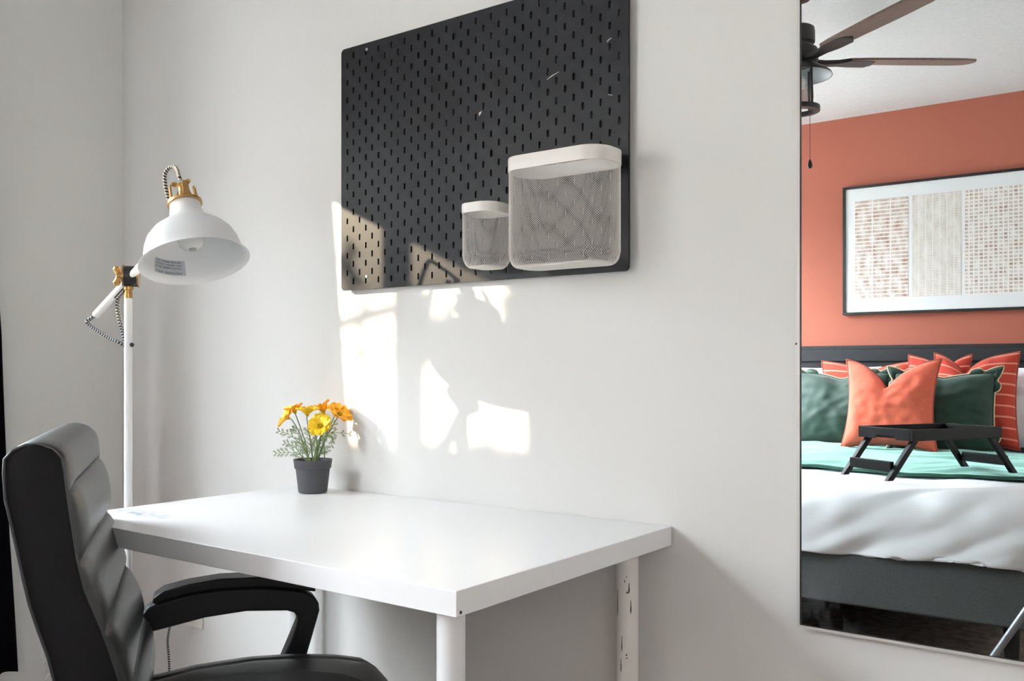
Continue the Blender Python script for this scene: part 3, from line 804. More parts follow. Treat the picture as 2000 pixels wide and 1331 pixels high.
ARM = [(.02, .500), (.060, .525), (.075, .545), (.088, .549), (.15, .563), (.213, .568), (.294, .566), (.36, .556), (.388, .548), (.402, .538), (.411, .524), (.413, .508), (.401, .466), (.383, .405), (.368, .345),
       (.318, .345), (.334, .41), (.350, .447), (.362, .475), (.368, .490), (.366, .500), (.360, .508), (.346, .513), (.264, .519), (.183, .513), (.086, .494), (.03, .480)]
PAD = [(.083, .552), (.086, .564), (.105, .576), (.153, .586), (.213, .592), (.294, .590), (.36, .577), (.403, .558), (.404, .550), (.36, .559), (.294, .569), (.213, .571), (.15, .566), (.09, .552)]
for lc in (WB+.090, -.100):
    arm = build('armrest', MB().prism(ARM, K_ := (lambda a, b, d: K(a, d, b)), lc-.022, lc+.022), M_chairpl, chair, bevel=.006)
    build('arm_pad', MB().prism(PAD, K_, lc-.030, lc+.030), M_padleather, arm, bevel=.0075)
    inn_ = WB if lc > 0 else 0
    sgn = 1 if lc > 0 else -1
    build('arm_bracket', MB().tube([K(.03, lc - sgn*.02, .49), K(.03, inn_ - sgn*.01, .49)], .012, 14), M_chairpl, arm)
    build('arm_bracket', MB().tube([K(.34, lc - sgn*.0, .352), K(.34, WB/2 + sgn*.2, .352)], .013, 12), M_chairpl, arm)
cc = K(.24, WB/2, 0)
ub = MB().box((-.11, -.09, .32), (.11, .09, .356), Matrix.Translation(cc)); build('seat_mechanism', ub, M_chairpl, chair, bevel=.01)
build('gas_lift', MB().lathe([(.026, .09), (.026, .20), (.018, .202), (.018, .325)], cc, 24), M_black, chair)
st = MB(); ca = []
for k in range(5):
    a = 2*PI*k/5 + .3; d = Vector((math.cos(a), math.sin(a), 0)); tn = Vector((-d.y, d.x, 0))
    rg = []
    for r, wd, z, hh in ((.01, .035, .10, .022), (.12, .026, .095, .018), (.27, .018, .075, .012)):
        c_ = cc + d*r + UP*z; rg.append([c_ + tn*wd - UP*hh, c_ + tn*wd + UP*hh, c_ - tn*wd + UP*hh, c_ - tn*wd - UP*hh])
    st.loft(rg)
    ca.append(cc + d*.265)
bs = build('star_base', st, M_chairpl, chair, bevel=.006)
for c_ in ca:
    wv = MB().cyl(c_ + Vector((-.022, 0, .026)), c_ + Vector((-.006, 0, .026)), .026, 20); wv.cyl(c_ + Vector((.006, 0, .026)), c_ + Vector((.022, 0, .026)), .026, 20); wv.cyl(c_ + Vector((0, 0, .03)), c_ + Vector((0, 0, .07)), .007, 10); wv.cyl(c_+Vector((-.01, 0, .026)), c_+Vector((.01, 0, .026)), .008, 8)
    build('caster', wv, M_chairpl, bs)

# ------------------------------------------------------------------ outlet and plugged cord
o0 = at_y(360, 1128, YB); o1 = at_y(398, 1230, YB)
out_ = thing('wall_outlet', ((o0.x+o1.x)/2, YB, o1.z), 'pale wall outlet plate on the grey wall under the desk', 'outlet')
build('cover_plate', MB().box((o0.x, YB-.006, o1.z), (o1.x, YB, o0.z)), M_plastic, out_, bevel=.0025)
ocx = (o0.x+o1.x)/2
for dz in (.028, -.028):
    cz = (o0.z+o1.z)/2 + dz
    s_ = build('socket', MB().lathe([(.017, 0), (.017, .0025), (.016, .003), (.001, .003)], (ocx, YB-.006, cz), 24, Matrix.Rotation(PI/2, 3, 'X')), M_plastic, out_)
    build('slot_pair', MB().box((ocx-.008, YB-.0095, cz-.004), (ocx-.006, YB-.0088, cz+.005)).box((ocx+.006, YB-.0095, cz-.004), (ocx+.008, YB-.0088, cz+.005)), M_black, s_, smooth=False)
pc = thing('power_cord', (ocx, YB-.04, .36), 'striped textile power cord hanging from the wall outlet behind the chair', 'cord')
build('plug', MB().box((ocx-.013, YB-.040, o1.z+.024), (ocx+.013, YB-.010, o1.z+.054)), M_black, pc, bevel=.005)
zz_ = o1.z + .039
cp = [Vector((ocx, YB-.038, zz_)), Vector((ocx-.01, YB-.06, zz_-.005)), at_y(334, 1215, YB-.06), at_y(327.5, 1250, YB-.05), at_y(330, 1290, YB-.045), at_y(331, 1331, YB-.04), at_y(331, 1400, YB-.035) ]
cp.append(Vector((cp[-1].x, YB-.05, .02))); cp.append(Vector((cp[-1].x+.05, YB-.15, .004))); cp.append(Vector((LX+.02, LY+.125, .004)))
build('cord', MB().tube(smooth_path(cp), .0030, 8), M_cord, pc)

# ------------------------------------------------------------------ bed seen in the mirror
ZT = .60
BX0, BX1 = -2.06, -.40
BF = 2*MY - 3.33          # real y of the foot of the bed
bed = thing('bed', ((BX0+BX1)/2, YF+.05, 0), 'wide bed with dark headboard and grey upholstered base against the terracotta wall', 'bed')
build('bed_base', MB().box((BX0+.02, YF+.09, .185), (BX1-.02, BF, .40)), M_bedfab, bed, bevel=.012)
HT = my(1700, 675, YF+.06).z
hb = MB().box((BX0-.12, YF+.015, .12), (BX1+.12, YF+.06, HT-.01)); hb.box((BX0-.13, YF+.012, HT-.02), (BX1+.13, YF+.066, HT))
build('headboard', hb, M_headb, bed, bevel=.003)
zl = my(1700, 706, YF+.065).z
fm = MB(); hx0, hx1 = BX0-.08, BX1+.08
for q in (((BX0-.12, YF+.06, zl), (BX1+.12, YF+.072, HT-.02)), ((BX0-.12, YF+.06, .3), (hx0, YF+.072, zl-.0)), ((hx1, YF+.06, .3), (BX1+.12, YF+.072, zl))): fm.box(*q)
build('headboard_frame', fm, M_headb, bed, bevel=.003)
build('mattress', MB().box((BX0+.04, YF+.09, .40), (BX1-.04, BF-.02, ZT-.03)), M_duvet, bed, bevel=.03)
for xx in (BX0+.10, BX1-.10):
    for yy in (YF+.25, BF-.16):
        build('leg', MB().lathe([(.02, 0), (.028, .19)], (xx, yy, 0), 20), M_black, bed)
hx = (BX1-BX0)/2 - .02; bcx = (BX0+BX1)/2; r0 = .10
def wrap(x, y, top, r, maxd, hy=BF-.09):
    ex = max(0, abs(x-bcx) - (hx-.06)); ey = max(0, y - hy)
    e = math.hypot(ex, ey)
    if e < 1e-6: return Vector((x, y, top)), Vector((0, 0, 1)), 0
    dx, dy = math.copysign(ex, x-bcx)/e, ey/e
    if e < r*PI/2: h_, d_ = r*math.sin(e/r), r*(1-math.cos(e/r)); nn = Vector((dx*math.sin(e/r), dy*math.sin(e/r), math.cos(e/r)))
    else: h_, d_ = r, r + e - r*PI/2; nn = Vector((dx, dy, 0))
    d_ = min(d_, maxd)
    bx = max(min(x, bcx+hx-.06), bcx-hx+.06); by = min(y, hy)
    return Vector((bx + dx*h_, by + dy*h_, top - d_)), nn, e
def fold(x, y, e):
    p = Vector((x*2.2, y*2.2, 0))
    d = .016*noise.noise(p*1.3)
    # pull folds running diagonally to the near right corner
    q = (x - BX1)*.55 + (y - BF)*1.0
    q2 = (x-BX1)*1.0 - (y-BF)*.6
    amp = .5 + .5*math.tanh((x + 1.25)*3)
    d += .012*noise.noise(Vector((q*9, q2*1.6, 1.3)))*(1+min(e, .25)*4)
    d += .007*noise.noise(Vector((q*20, q2*3, 4.1)))*(1+min(e, .25)*3)
    d += .010*noise.noise(Vector((x*9, 2.2, y*1.2)))*min(1, e/.15)
    return d
mb = MB(); nx, ny = 170, 190
X0, X1 = bcx - hx - .22, bcx + hx + .22
Y0, Y1 = YF+.42, BF + .205
def duv(u, v):
    x = X0 + (X1-X0)*u; y = Y0 + (Y1-Y0)*v
    hem = .012*math.sin(x*5+1) + .010*noise.noise(Vector((x*4, 0, 0)))
    p, nn, e = wrap(x, y, ZT, r0, .225 + hem)
    puff = fold(x, y, e) + .012*noise.noise(Vector((x*1.5, y*1.5, 9)))
    return p + nn*(puff + .012)
mb.grid(nx, ny, duv)
dv = build('duvet', mb, M_duvet, solid=.012, recalc=False, angle=0); tag(dv, 'rumpled white duvet covering the bed, folded over its foot end', 'duvet')
tb = MB()
def thr(u, v):
    x = X0 + .02 + (X1-X0-.04)*u
    yn = mz(1562 + (2000-1562)*.5, 933, ZT+.02).y
    near = -.565 + .0*(u) - .13*max(0, (x+1.2)/.8)*0
    sk = (x - BX0)/(BX1-BX0)
    ynear = 2*MY - (3.60 + .10*sk + .012*math.sin(x*9)); yfar = 2*MY - 4.83 - .1*sk
    y = yfar + (ynear-yfar)*v
    p, nn, e = wrap(x, y, ZT+.012, r0, .26)
    d = fold(x, y, e) + .012*noise.noise(Vector((x*1.5, y*1.5, 9))) + .006*noise.noise(Vector((x*7, y*12, 3))) + .016
    if v > .97: d += .004
    return p + nn*d
tb.grid(130, 90, thr)
M_throw = mat('green_throw', (42, 84, 68), .6, spec=.2, sheen=.75, noise_amt=.12, noise_scale=6)
M_throw.node_tree.nodes['Principled BSDF'].inputs['Sheen Tint'].default_value = (.55, .95, .85, 1)
tag(build('bed_throw', tb, M_throw, solid=.012, recalc=False, angle=0), 'green velvet throw spread across the white duvet under the black tray', 'blanket')

def pillow(name, c, w_, h_, d_, yaw, tilt, m, label, group, chop=0, chop_x=0, corner=.10, seed=0, roll=0, pipe=None, scallop=False, lean=0):
    # local x across, z up, y thickness
    Rm = Matrix.Rotation(yaw, 3, 'Z') @ Matrix.Rotation(tilt, 3, 'X') @ Matrix.Rotation(roll, 3, 'Y')
    c = Vector(c)
    def pos(u, v, side, k=1.0):
        # outline concave between pointed corners
        X = u*(1 - corner*(1-v*v)*(abs(u)**3)); Z = v*(1 - corner*(1-u*u)*(abs(v)**3))
        x = X*w_/2; z = Z*h_/2
        if chop:
            f = max(0, (v+.25)/1.25)
            z -= chop*f**2*math.exp(-abs((u-chop_x)/.34)**1.5)
            x += (-1 if u > chop_x else 1)*chop*.12*f*math.exp(-abs((u-chop_x)/.5)**2)*min(1, abs(u-chop_x)*6)
        t = (max(0, 1-abs(u)**2.4)*max(0, 1-abs(v)**2.4))**.55
        if chop:
            t *= 1 - .35*max(0, v)**1*math.exp(-((u-chop_x)/.2)**2)
        nn = noise.noise(Vector((u*2+seed, v*2, side*3)))*.16 + noise.noise(Vector((u*5+seed, v*5, side)))*.10
        rad = math.atan2(v, u); rr = math.hypot(u, v)
        wr = .05*math.sin(rad*17+seed + 2*nn*6)*max(0, rr-.55)*(1 if t > .02 else 0)
        y = side*d_/2*t*(1 + nn + wr)
        return Vector((x, y, z))
    low = min((Rm @ pos(u/6, -1, 0)).z for u in range(-6, 7))
    org = Vector((c.x, c.y, c.z - low))
    n = 44; mb = MB()
    for side in (-1, 1):
        b = len(mb.v)
        mb.grid(n, n, lambda u, v: org + Rm @ pos(2*u-1, 2*v-1, side))
        for i in range(n):
            for j in range(n): mb.uv[b + i*n + j] = (i/(n-1), j/(n-1))
    root = thing(name, c, label, 'pillow', group)
    o = build('pillow_cover', mb, m, root, recalc=True, angle=0)
    edge_ = []
    for k in range(160):
        s = k/160*4; i = int(s); f = (s-i)*2-1
        u, v = ((f, -1), (1, f), (-f, 1), (-1, -f))[i]
        edge_.append((u, v))
    if scallop:
        lob = MB(); trim = []
        pts = []
        N = 640
        nl = 2
        for k in range(N):
            s = k/N*4; i = int(s); f = (s-i)*2-1
            u, v = ((f, -1), (1, f), (-f, 1), (-1, -f))[i]
            base = pos(u, v, 0)
            # lobes near the corners, straight flange between
            q = min(abs(abs(u)-1) + abs(abs(v)-1), 1)
            nrm = Vector((u if abs(u) >= .999 else u*.25, 0, v if abs(v) >= .999 else v*.25)).normalized()
            amp = 0
            dcor = (1-abs(u)) + (1-abs(v))
            if dcor < .24: amp = .040*math.sqrt(max(0, 1-(dcor/.24)**2)); nrm = Vector((math.copysign(1, u), 0, math.copysign(1, v))).normalized()*1.0
            elif dcor < .50: amp = .022*math.sqrt(max(0, 1-((dcor-.37)/.13)**2))
            pts.append(base + nrm*(amp+.004))
        rg0 = [org + Rm @ pos(*(((f_ := ((k/N*4) % 1)*2-1), -1), (1, ((k/N*4) % 1)*2-1), (-(((k/N*4) % 1)*2-1), 1), (-1, -(((k/N*4) % 1)*2-1)))[int(k/N*4)], 0)*.94 for k in range(N)]
        rg1 = [org + Rm @ p for p in pts]
        lob.loft([rg0, rg1], cap=False)
        build('scalloped_edge', lob, m, root, solid=.012, recalc=False, angle=60)
        build('edge_trim', MB().tube(rg1[::2], .0045, 6, loop=True), M_piping, root)
    elif pipe:
        build('edge_trim', MB().tube([org + Rm @ pos(u, v, 0) for u, v in edge_], .0045, 6, loop=True), pipe, root)
    return root
def pz(px, py): return mz(px, py, ZT+.03)
gp = 'pillows on the bed'
def place(px_l, px_r, Y):   # centre x and width seen between two picture columns at real depth Y
    a = my(px_l, 800, Y).x; b = my(px_r, 800, Y).x
    return (a+b)/2, abs(b-a)
zb_ = ZT + .035
Yv = lambda V: 2*MY - V
# white pillows at the back
cx, wd = place(1553, 1700, Yv(5.12))
pillow('white_pillow', (cx-.06, Yv(5.12), zb_), .62, .40, .16, 0, .22, M_pillow, 'white pillow against the headboard, at the mirror left edge behind the dark green one', gp, seed=1, corner=.04)
cx, wd = place(1960, 2090, Yv(5.0))
pillow('white_pillow', (cx+.03, Yv(5.02), zb_), .62, .40, .18, -.05, .22, M_pillow, 'white pillow at the right, behind the red striped pillow', gp, seed=2, corner=.04)
def hgt(pt, pb_, Y): return my(1750, pt, Y).z - my(1750, pb_, Y).z
# striped terracotta
cx, wd = place(1598, 1785, Yv(5.02)); 
pillow('striped_pillow', (cx+.01, Yv(5.02), zb_-.01), wd*1.02, .44, .15, .0, .20, M_stripe, 'red striped pillow standing behind the coral cushion, left of the other striped ones', gp, seed=3, pipe=M_corpiping, corner=.10, chop=.04)
cx, wd = place(1776, 1885, Yv(4.98))
pillow('striped_pillow', (cx-.0, Yv(5.00), zb_-.01), wd*1.15, .47, .14, .0, .20, M_stripe, 'red striped pillow half hidden between the coral cushion and the right green pillow', gp, seed=4, pipe=M_corpiping, corner=.10, chop=.07, chop_x=.15)
cx, wd = place(1822, 1990, Yv(4.86))
pillow('striped_pillow', (cx, Yv(4.88), zb_), wd, .47, .16, -.12, .20, M_stripe, 'red striped pillow at the right with one tall pointed corner', gp, seed=5, pipe=M_corpiping, corner=.10, chop=.09, chop_x=-.25)
# green velvet
cx, wd = place(1560, 1745, Yv(4.80))
pillow('velvet_pillow', (my(1650, 800, Yv(4.80)).x-.03, Yv(4.80), zb_), .50, .37, .15, .10, .22, M_velvet, 'dark green velvet pillow with scalloped cream-trimmed edge, left of the coral cushion', gp, seed=6, corner=.05, scallop=True, chop=.03)
pillow('velvet_pillow', (my(1855, 800, Yv(4.72)).x-.03, Yv(4.72), zb_), .44, .37, .16, -.10, .22, M_velvet, 'dark green velvet pillow with scalloped cream-trimmed edge, right of the coral cushion', gp, seed=8, corner=.05, scallop=True, chop=.02)
# coral
cx, wd = place(1645, 1838, Yv(4.58))
pillow('linen_cushion', (cx, Yv(4.58), zb_), wd*.97, .435, .17, .0, .20, M_linen, 'plump coral linen cushion with a dented top, foremost on the bed', gp, seed=10, corner=.13, chop=.135, chop_x=-.05, pipe=M_corpiping)

# ------------------------------------------------------------------ bed tray
zt = ZT + .055
fA, fB, fC, fD = mz(1728, 941, zt), mz(1660, 914, zt), mz(1975, 920, zt), mz(1890, 905, zt)
tray = thing('bed_tray', (fA+fB+fC+fD)/4, 'black wooden bed tray on splayed folding legs standing on the green throw', 'tray')
TH_ = zt + .155
# tray top corners from the picture
tz = TH_
c1, c2, c3, c4 = mz(1675, 838, tz), mz(1752, 845, tz), mz(1956, 843, tz), mz(1862, 829, tz)
ux = (fC - fA); ux.z = 0; ux = (ux + Vector(((fD-fB).x, (fD-fB).y, 0))).normalized(); uy = Vector((-ux.y, ux.x, 0))
ctr = (fA+fB+fC+fD)/4
lenf = ((fC-fA).length + (fD-fB).length)/2; wdf = abs((fB-fA).dot(uy))*.5 + abs((fD-fC).dot(uy))*.5
tl, tw = lenf - .17, wdf - .06
def TT(x, y, z): return ctr + ux*x + uy*y + UP*(z)
def tbox(mb, a, b):
    (x0, y0, z0), (x1, y1, z1) = a, b
    vs = [TT(*p) for p in ((x0,y0,z0),(x1,y0,z0),(x1,y1,z0),(x0,y1,z0),(x0,y0,z1),(x1,y0,z1),(x1,y1,z1),(x0,y1,z1))]
    mb.add(vs, [(0,3,2,1),(4,5,6,7),(0,1,5,4),(1,2,6,5),(2,3,7,6),(3,0,4,7)]); return mb
hz0, hz1 = .118, .157
build('tray_bottom', tbox(MB(), (-tl/2+.01, -tw/2+.01, .122), (tl/2-.01, tw/2-.01, .129)), M_tray, tray, smooth=False)
for y in (-tw/2, tw/2-.012): build('side_rail', tbox(MB(), (-tl/2, y, hz0), (tl/2, y+.012, hz1)), M_tray, tray, bevel=.002)
for x in (-tl/2, tl/2-.012):
    pl = [(-tw/2+.012, hz1), (-tw/2+.012, hz0), (-tw*.2, hz0), (-tw*.15, hz0+.012), (tw*.15, hz0+.012), (tw*.2, hz0), (tw/2-.012, hz0), (tw/2-.012, hz1)]
    build('end_rail', MB().prism(pl, lambda a, b, d: TT(d, a, b), x, x+.012), M_tray, tray, bevel=.002)
for sx_ in (-1, 1):
    xt = sx_*(tl/2-.035); xb = sx_*lenf/2
    for sy_ in (-1, 1):
        y = sy_*(tw/2-.022)
        ring = lambda x, z: [TT(x-.013, y-.009, z), TT(x+.013, y-.009, z), TT(x+.013, y+.009, z), TT(x-.013, y+.009, z)]
        build('leg', MB().loft([ring(xb, -.012), ring(xt, .125)]), M_tray, tray, bevel=.002)
    xm = xb*.80 + xt*.20
    build('leg_crossbar', tbox(MB(), (xm-.008, -tw/2+.03, .015), (xm+.008, tw/2-.03, .050)), M_tray, tray, bevel=.002)

# ------------------------------------------------------------------ framed print over the bed
a0 = my(1646, 367, YF+.03); a1 = my(1646, 616, YF+.03)
ax0, az1, az0 = a0.x, a0.z, a1.z; ax1 = ax0 + 1.34
art = thing('framed_print', ((ax0+ax1)/2, YF, az0), 'wide framed print of pale brown woven grids on the terracotta wall above the bed', 'picture')
fb = MB(); q = .014
for b_ in (((ax0, YF+.002, az0), (ax0+q, YF+.032, az1)), ((ax1-q, YF+.002, az0), (ax1, YF+.032, az1)), ((ax0+q, YF+.002, az0), (ax1-q, YF+.032, az0+q)), ((ax0+q, YF+.002, az1-q), (ax1-q, YF+.032, az1))): fb.box(*b_)
build('picture_frame', fb, M_black, art, smooth=False)
build('picture_mat', MB().box((ax0+q, YF+.003, az0+q), (ax1-q, YF+.022, az1-q)), mat('mat_board', (222, 226, 229), .8), art, smooth=False)
def pan(pl, pr, m):
    xa, xb = my(pl, 480, YF+.023).x, my(pr, 480, YF+.023).x
    g = MB(); g.add([(xa, YF+.0235, az0+.085), (xb, YF+.0235, az0+.085), (xb, YF+.0235, az1-.085), (xa, YF+.0235, az1-.085), (xa, YF+.0225, az0+.085), (xb, YF+.0225, az0+.085), (xb, YF+.0225, az1-.085), (xa, YF+.0225, az1-.085)], [(3,2,1,0),(4,5,6,7),(0,1,5,4),(1,2,6,5),(2,3,7,6),(3,0,4,7)])
    for i, uv in enumerate([(0,0),(1,0),(1,1),(0,1)]*2): g.uv[i] = uv
    build('print_panel', g, m, art, smooth=False)
pan(1668, 1774, grid_print('brown_grid_print', 3, 26, (158, 118, 92), .06, .32, 9, .15, .95))
pan(1780, 1877, grid_print('grey_grid_print', 7, 62, (176, 164, 152), .10, .35, 8, .3, .9))
pan(1882, 2018, grid_print('square_grid_print', 14, 28, (146, 116, 96), .28, .34, 12, .1, .9))

# ------------------------------------------------------------------ ceiling fan
fc = my(1558, 118, 2*MY-3.428); FX, FY = fc.x, fc.y; FZ = 2.166
fan = thing('ceiling_fan', (FX, FY, ZC), 'bronze ceiling fan with driftwood blades and a caged glass light', 'ceiling fan')
def La(name, prof_, m, par=fan, **k): return build(name, MB().lathe(prof_, (FX, FY, 0), 48, cap=True), m, par, **k)
La('canopy', [(.065, ZC), (.065, ZC-.02), (.045, ZC-.045), (.014, ZC-.05)], M_bronze)
La('downrod', [(.012, ZC-.04), (.012, 2.28)], M_bronze)
La('motor_housing', [(.02, 2.292), (.050, 2.291), (.060, 2.284), (.062, 2.270), (.062, 2.230), (.052, 2.222), (.052, 2.212), (.070, 2.206), (.074, 2.195), (.074, 2.160), (.060, 2.150)], M_bronze)
va = math.atan2(-.383, .4955)
for k in range(5):
    a = va + 2*PI*k/5
    d = Vector((math.cos(a), math.sin(a), 0)); tn = Vector((-d.y, d.x, 0)); pitch = -.17
    def Bp(r, s, z=0): return Vector((FX, FY, FZ)) + d*r + (tn*math.cos(pitch) + UP*math.sin(pitch))*s + UP*z
    ol = [(.19, -.050), (.25, -.060), (.45, -.068), (.60, -.066), (.648, -.052), (.660, -.02), (.660, .02), (.648, .052), (.60, .066), (.45, .068), (.25, .060), (.19, .050)]
    bl = MB().loft([[Bp(r, s, .004) for r, s in ol], [Bp(r, s, -.004) for r, s in ol]])
    b_ = build('blade', bl, M_blade, fan, angle=30)
    br = MB().loft([[Vector((FX, FY, FZ)) + d*r + tn*s + UP*z for (s, z) in ((wd, -.012-h2), (wd, .0-h2*.2), (-wd, .0-h2*.2), (-wd, -.012-h2))] for r, wd, h2 in ((.06, .020, .0), (.10, .016, .006), (.15, .020, .004), (.19, .038, .0), (.26, .040, -.0), (.285, .018, -.002))])
    build('blade_bracket', br, M_bronze, b_, bevel=.003)
La('bell_shade', [(.058, 2.165), (.064, 2.150), (.080, 2.140), (.105, 2.125), (.120, 2.112), (.124, 2.104), (.122, 2.104), (.117, 2.112), (.100, 2.123), (.075, 2.136), (.055, 2.145)], M_bronze)
La('shade_lining', [(.121, 2.1035), (.1165, 2.1115), (.0995, 2.1225), (.0745, 2.1355), (.050, 2.1445)], mat('pale_lining', (150, 154, 156), .5), cap=None) if False else build('shade_lining', MB().lathe([(.1205, 2.1045), (.1155, 2.111), (.0985, 2.1215), (.0735, 2.1340), (.048, 2.143)], (FX, FY, 0), 48, cap=False), mat('pale_lining', (128, 132, 136), .5), fan)
M_clear = sun_glass(); M_clear.name = 'clear_lamp_glass'; M_clear.node_tree.nodes['Mix Shader'].inputs[0].default_value = .08
build('glass_cylinder', MB().lathe([(.055, 2.140), (.055, 2.02), (.053, 2.02), (.053, 2.140)], (FX, FY, 0), 40, cap=False), M_clear, fan)
build('light_bulb', MB().lathe([(.012, 2.14), (.014, 2.12), (.028, 2.095), (.030, 2.08), (.024, 2.062), (.001, 2.055)], (FX, FY, 0), 24), M_bulb, fan)
for k in range(4):
    a = .35 + k*PI/2; cg = MB().cyl((FX+.062*math.cos(a), FY+.062*math.sin(a), 2.135), (FX+.066*math.cos(a), FY+.066*math.sin(a), 1.985), .0042, 10)
    build('cage_rod', cg, M_bronze, fan)
build('cage_ring', MB().lathe([(.060, 1.990), (.080, 1.992), (.080, 1.974), (.060, 1.972), (.060, 1.990)], (FX, FY, 0), 48, cap=False), M_bronze, fan)
ch = my(1582, 250, FY+.02); cz1 = my(1582, 312, FY+.02).z
build('pull_chain', MB().cyl((ch.x, FY+.02, 2.12), (ch.x, FY+.02, cz1), .0011, 6), M_bronze, fan)
build('chain_pull', MB().lathe([(.001, cz1+.002), (.003, cz1), (.0085, cz1-.018), (.0085, cz1-.026), (.005, cz1-.032), (.001, cz1-.033)], (ch.x, FY+.02, 0), 16), M_black, fan)

# ------------------------------------------------------------------ tripod whose leg shows in the mirror
ta = refl(at_y(1940, 1285, 2*MY-0.0)); tb_ = refl(at_y(2000, 1200, 2*MY-0.0))
dl = (ta - tb_).normalized(); foot = ta + dl*((ta.z-.01)/-dl.z); topp = tb_ - dl*((.88-tb_.z)/dl.z)*-1
apex = Vector((0, -.05, .86))
foot = Vector((foot.x, 0, .012))
tri = thing('camera_tripod', (0, -.05, 0), 'silver tripod leg leaning at the lower right corner of the mirror', 'tripod')
def tleg(f, top_):
    m_ = top_.lerp(f, .5)
    g = build('leg', MB().cyl(top_, m_, .014, 20).cyl(m_, f, .0105, 20), M_steel, tri)
    build('leg_lock', MB().cyl(top_.lerp(f, .48), top_.lerp(f, .53), .0185, 20), M_black, g)
    build('rubber_foot', MB().ball(f, .012, 12), M_black, g)
topl = tb_ - dl*0; kk = (.84-tb_.z)/(-dl.z); topl = tb_ - dl*kk
tleg(foot, topl); 
tc_ = Vector((topl.x+.03, -.02, .84))
tleg(Vector((tc_.x+.30, .28, .012)), tc_ + Vector((.02, .01, 0))); tleg(Vector((tc_.x+.32, -.42, .012)), tc_ + Vector((.02, -.03, 0)))
build('head', MB().lathe([(.045, .82), (.045, .86), (.02, .865), (.02, .91), (.03, .915), (.03, .93)], (tc_.x, tc_.y, 0), 24), M_black, tri)

# ------------------------------------------------------------------ garden tree outside the window (its leaves break up the sun)
k_ = .7; xp = -3.7
def wall_to_plane(px, py, xo=0):
    p = at_y(px, py, YB); x = xp + xo
    return Vector((x, YB - k_*(p.x - x), p.z + .45*(p.x - x)))
LIT = [
 [(640, 380), (775, 440), (775, 598), (655, 628)], [(655, 640), (775, 612), (775, 640), (665, 668)], [(660, 655), (700, 690), (775, 700), (775, 850), (730, 855), (718, 770), (708, 850), (695, 810), (668, 780)],
 [(700, 700), (776, 700), (776, 850), (735, 862), (716, 850)],
 [(828, 480), (850, 505), (848, 560), (828, 560)], [(880, 505), (945, 552), (930, 560), (900, 548), (875, 520)],
 [(842, 562), (884, 566), (872, 582), (848, 584)], [(925, 572), (955, 566), (990, 560), (960, 585), (985, 604), (945, 606), (925, 590)], [(843, 606), (862, 606), (848, 628)],
 [(836, 710), (868, 735), (905, 745), (903, 768), (872, 790), (850, 795), (836, 790)], [(852, 806), (890, 785), (925, 800), (932, 866), (882, 866), (866, 830)],
 [(930, 752), (945, 750), (948, 785), (935, 800)], [(836, 820), (856, 820), (858, 834), (836, 834)],
 [(988, 768), (1082, 742), (1082, 874), (1022, 874), (978, 818)], [(955, 868), (968, 828), (1010, 870)], [(1040, 732), (1066, 716), (1066, 728), (1048, 742)],
]
def inside(poly, x, y):
    r = False; n = len(poly); j = n-1
    for i in range(n):
        xi, yi = poly[i]; xj, yj = poly[j]
        if (yi > y) != (yj > y) and x < (xj-xi)*(y-yi)/(yj-yi)+xi: r = not r
        j = i
    return r
tree = thing('garden_tree', (xp, .9, -.2), 'leafy tree outside the window, throwing dappled shade on the wall', 'tree')
lv = MB(); rnd = random.Random(3)
def leaf(px, py, size):
    xo = rnd.uniform(-.16, .16); c = wall_to_plane(px, py, xo)
    a = rnd.uniform(0, 2*PI); n_ = (SUNDIR + Vector((rnd.uniform(-.5, .5), rnd.uniform(-.5, .5), rnd.uniform(-.5, .5)))).normalized()
    x = n_.orthogonal().normalized(); y = n_.cross(x); e1 = x*math.cos(a) + y*math.sin(a); e2 = n_.cross(e1)
    lv.add([c + e1*size, c + e1*size*.35 + e2*size*.42, c - e1*size*.6 + e2*size*.3, c - e1*size, c - e1*size*.6 - e2*size*.3, c + e1*size*.35 - e2*size*.42], [(0, 1, 2, 3, 4, 5)])
step = 9
for ix in range(802, 1150, step):
    for iy in list(range(575, 715, step) if ix < 885 or ix > 985 else []) + list(range(878, 1010, step)):
        x, y = ix + rnd.uniform(-5, 5), iy + rnd.uniform(-5, 5)
        if any(inside(p, x, y) for p in LIT): continue
        if y > 868 and not (y > 868): continue
        if any(inside(p, x+a_, y+b_) for p in LIT for a_, b_ in ((12, 0), (-12, 0), (0, 12), (0, -12))): continue
        near = any(inside(p, x+a_, y+b_) for p in LIT for a_, b_ in ((22, 0), (-22, 0), (0, 22), (0, -22)))
        leaf(x, y, .009 if near else (.019 if y < 868 else .026))
for ix in range(600, 800, step):
    for iy in range(860, 1010, step):
        x, y = ix + rnd.uniform(-5, 5), iy + rnd.uniform(-5, 5)
        if y < 868 + 8*math.sin(x*.12): continue
        leaf(x, y, .012 if y < 885 else .026)
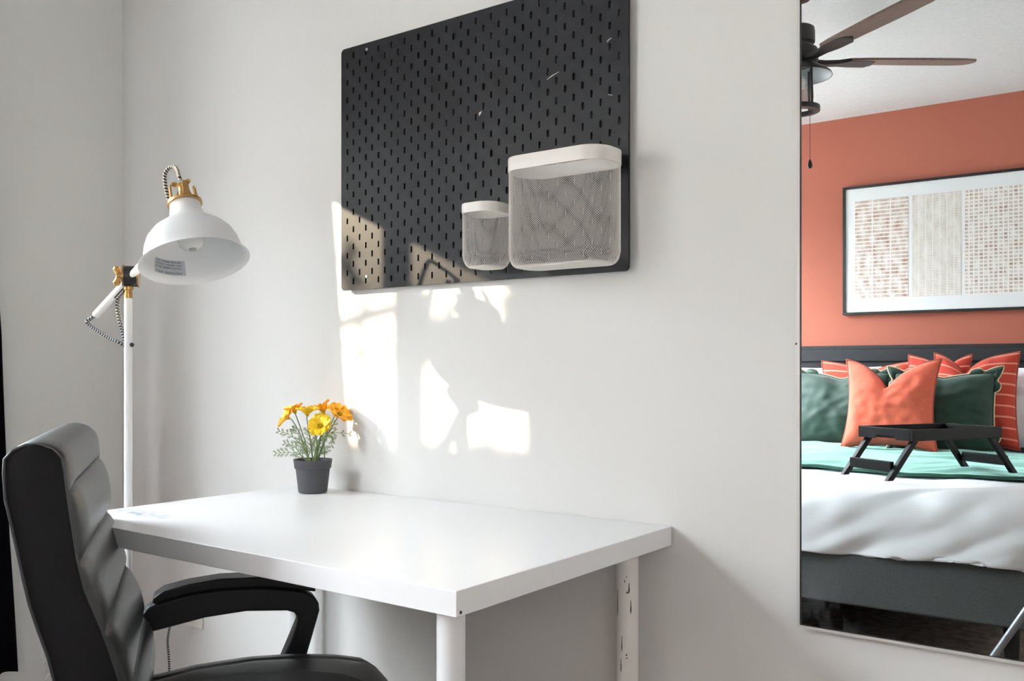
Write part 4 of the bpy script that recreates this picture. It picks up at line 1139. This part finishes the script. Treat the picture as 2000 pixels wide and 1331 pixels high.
for ix in range(680, 776, 8):            # loose twigs inside the left pane
    for iy in range(600, 700, 8):
        x, y = ix + rnd.uniform(-4, 4), iy + rnd.uniform(-4, 4)
        if any(inside(p, x, y) for p in LIT) or rnd.random() < .75: continue
        leaf(x, y, .008)
for (x, y) in [(690+rnd.uniform(-8, 30), 520+rnd.uniform(-20, 45)) for _ in range(14)]: leaf(x, y, .011)
tl_ = build('leaf_canopy', lv, M_grass, tree, smooth=False, recalc=False)
brn = MB()
def twig(pts, r):
    brn.tube([wall_to_plane(*p) for p in pts], r, 8)
twig([(620, 650), (700, 622), (780, 600), (800, 520)], [.011, .012, .012, .014])
twig([(620, 640), (690, 690), (790, 700)], .007)
twig([(600, 490), (680, 510), (735, 570)], .006)
twig([(706, 480), (710, 600), (704, 720), (712, 870)], .007)
brn.tube([wall_to_plane(990, 1010), Vector((xp, .55, .9)), Vector((xp-.05, .6, .3)), Vector((xp, .62, -.2))], [.03, .05, .06, .08], 12)
build('branch', brn, M_bark, tree)
gw = MB().prism([(1.9, -.25), (1.9, .585), (-.9, 2.385), (-.9, -.25)], lambda a, b, d: Vector((d, a, b)), -3.95, -3.90)  # unseen slanted board, added to block sun below the lit patch
tag(build('sun_blocker', gw, mat('blocker_boards', (150, 140, 128), .8), smooth=False), 'unseen shed side standing outside the window below the tree', 'sunboard')
hs_ = thing('sunshield', (-6.4, -6, -.2), 'unseen outbuilding with a low pitched roof beyond the bedroom window', 'blocker')  # unseen block added so no direct sun enters beside the bed
build('shield_wall', MB().box((-6.9, -10, -.2), (-6, -2.78, 3.3)), mat('pale_render', (214, 210, 202), .8), hs_, smooth=False)
build('roof', MB().prism([(-7.0, 3.3), (-5.9, 3.3), (-5.9, 3.36), (-6.45, 3.75), (-7.0, 3.36)], lambda a, b, d: Vector((a, d, b)), -10.1, -2.76), mat('shield_roof', (110, 90, 80), .9), hs_, smooth=False)
struct('ground', MB().box((-30, -20, -.35), (XL-T-.01, 20, -.2)), mat('paving', (140, 138, 136), .95, noise_amt=.15, noise_scale=3), smooth=False)
